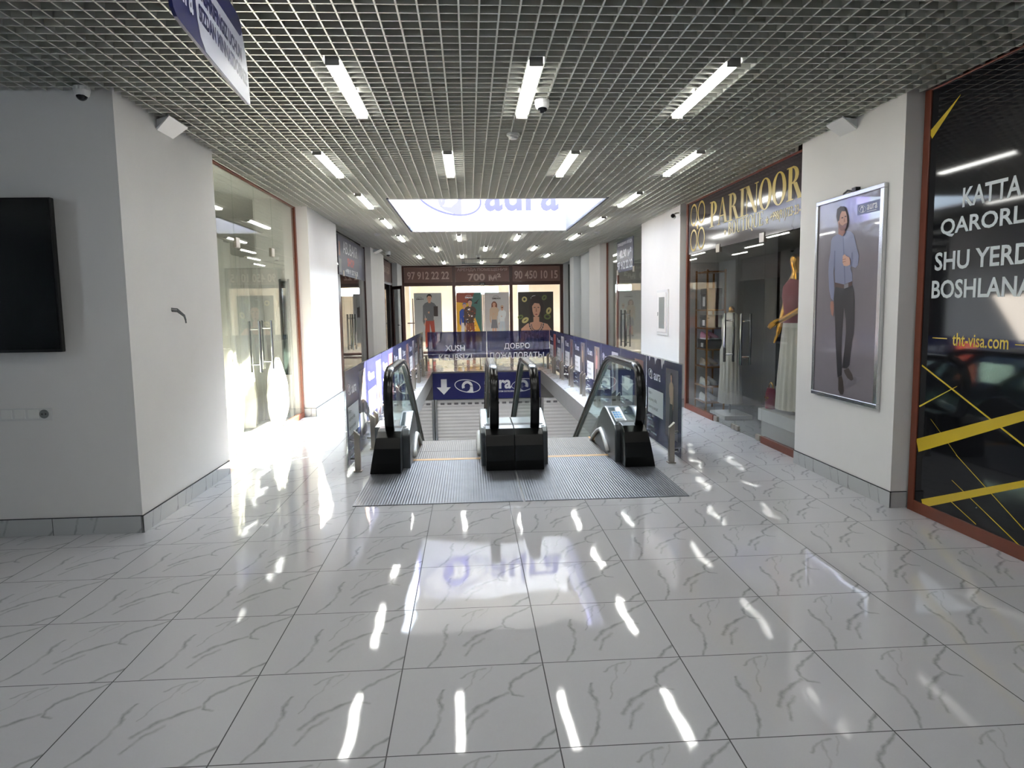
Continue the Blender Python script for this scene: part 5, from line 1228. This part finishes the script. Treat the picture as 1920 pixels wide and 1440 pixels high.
pr.poly(pl, [(.47, 1.2), (.50, 1.42), (.62, 1.46), (.78, 1.40), (.79, 1.15), (.72, 1.30), (.56, 1.32)], .005, M_HAIR)
for a in (.535, .665): pr.rect(pl, a, 1.155, a+.06, 1.18, .006, M_HAIR)
pr.poly(pl, [(.57, .935), (.62, .955), (.67, .935), (.62, .912)], .006, mat('print_lips', (132, 48, 52), .4)); pr.poly(pl, [(.61, 1.15), (.63, 1.15), (.645, 1.02), (.60, 1.02)], .006, M_SKIN2)
for q in range(22):
    a = PI*(q/21); pr.ring2(pl, .62-.24*math.cos(a), .62-.30*math.sin(a), .024, .024, .022, (M_HAIR, M_PGREY)[q % 2], .007, n=8); pr.ring2(pl, .62-.17*math.cos(a), .60-.22*math.sin(a), .018, .018, .016, (M_PGREY, M_HAIR)[q % 2], .007, n=8)
pr.poly(pl, [(.20, 0), (.30, .16), (.62, .10), (.92, .18), (1.05, 0)], .006, mat('print_blue_dress', (52, 64, 84), .4)); pr.build('printed_woman', bd)
pr = MB(); iman(pr, pl, .44, 1.44, .32, M_PWHITE); pr.build('lettering', bd)
# bright shop behind
ib = MB(); M_CREAM = mat('cream_wall', (236, 221, 203), .8)
BX0, BX1, BY1, BZ = -4.5, 5.5, 30.5, 3.6
ib.box(BX0-.1, BX0, YB+.1, BY1, 0, BZ, M_CREAM); ib.box(BX1, BX1+.1, YB+.1, BY1, 0, BZ, M_CREAM)
ib.box(BX0, BX1, BY1, BY1+.1, 0, 1.75, M_CREAM); ib.box(BX0, BX1, BY1, BY1+.1, 2.45, BZ, M_CREAM)
for a, b in ((BX0, -.55), (1.25, BX1)): ib.box(a, b, BY1, BY1+.1, 1.75, 2.45, M_CREAM)
ib.box(-.55, 1.25, BY1, BY1+.1, 1.75, 2.12, M_CREAM)
ib.box(BX0, BX1, YB+.1, YB+2.6, 3.3, 3.4, M_CREAM); ib.box(BX0, BX1, YB+3.05, BY1, 3.3, 3.4, M_CREAM)  # roof slot added out of view so sun and sky brighten the shop
struct('wall_far_shop', ib)
mb = MB(); mb.box(-2.6, -2.2, 26.8, 27.2, 0, 3.29, M_CREAM); mb.box(1.9, 2.3, 27.6, 28.0, 0, 3.29, M_CREAM); struct('wall_far_shop_pillars', mb)
t = thing('garment_stand', 'slim dark garment stand behind the far left pane', 'clothes stand', (-1.95, 25.1, 0))
mb = MB(); mb.tube([(-1.95, 25.1, .01), (-1.95, 25.1, 1.9)], .018, M_DBROWN, 8); mb.tube([(-2.15, 25.1, 1.05), (-1.75, 25.1, 1.05)], .02, M_DBROWN, 8); mb.build('upright', t)
mb = MB()
for a in range(4): mb.tube([(-1.95, 25.1, .03), (-1.95+.25*math.cos(a*PI/2+.4), 25.1+.25*math.sin(a*PI/2+.4), .012)], .012, M_DBROWN, 6)
mb.build('foot', t)
struct('wall_far_end', MB().box(-4.6, -2.63, 24.44, 24.58, 0, 3.41, M_GREYWALL).box(3.24, 8, 24.44, 24.58, 0, 3.41, M_GREYWALL).box(-8, -4.61, 24.44, 24.58, 0, 3.41, M_GREYWALL).box(-2.62, 3.24, 24.46, 24.58, CE+.001, 3.41, M_GREYWALL))
# unseen lights added under the slab beside the void to brighten the shutters
for i_, (x, y) in enumerate(((-2.2, 9), (-2.2, 12.5), (-1.6, 16), (-3.2, 16), (-1.5, 14.4), (2.4, 14.4), (3.0, 9), (3.0, 12.5), (2.4, 16), (4.0, 16))):
    o = copy_tree(lamp0); o.location = (x, y, FT-.08); o['label'] = 'white strip light under the slab of the lower level, unseen, added to brighten it'; o['group'] = 'added lower level lights'
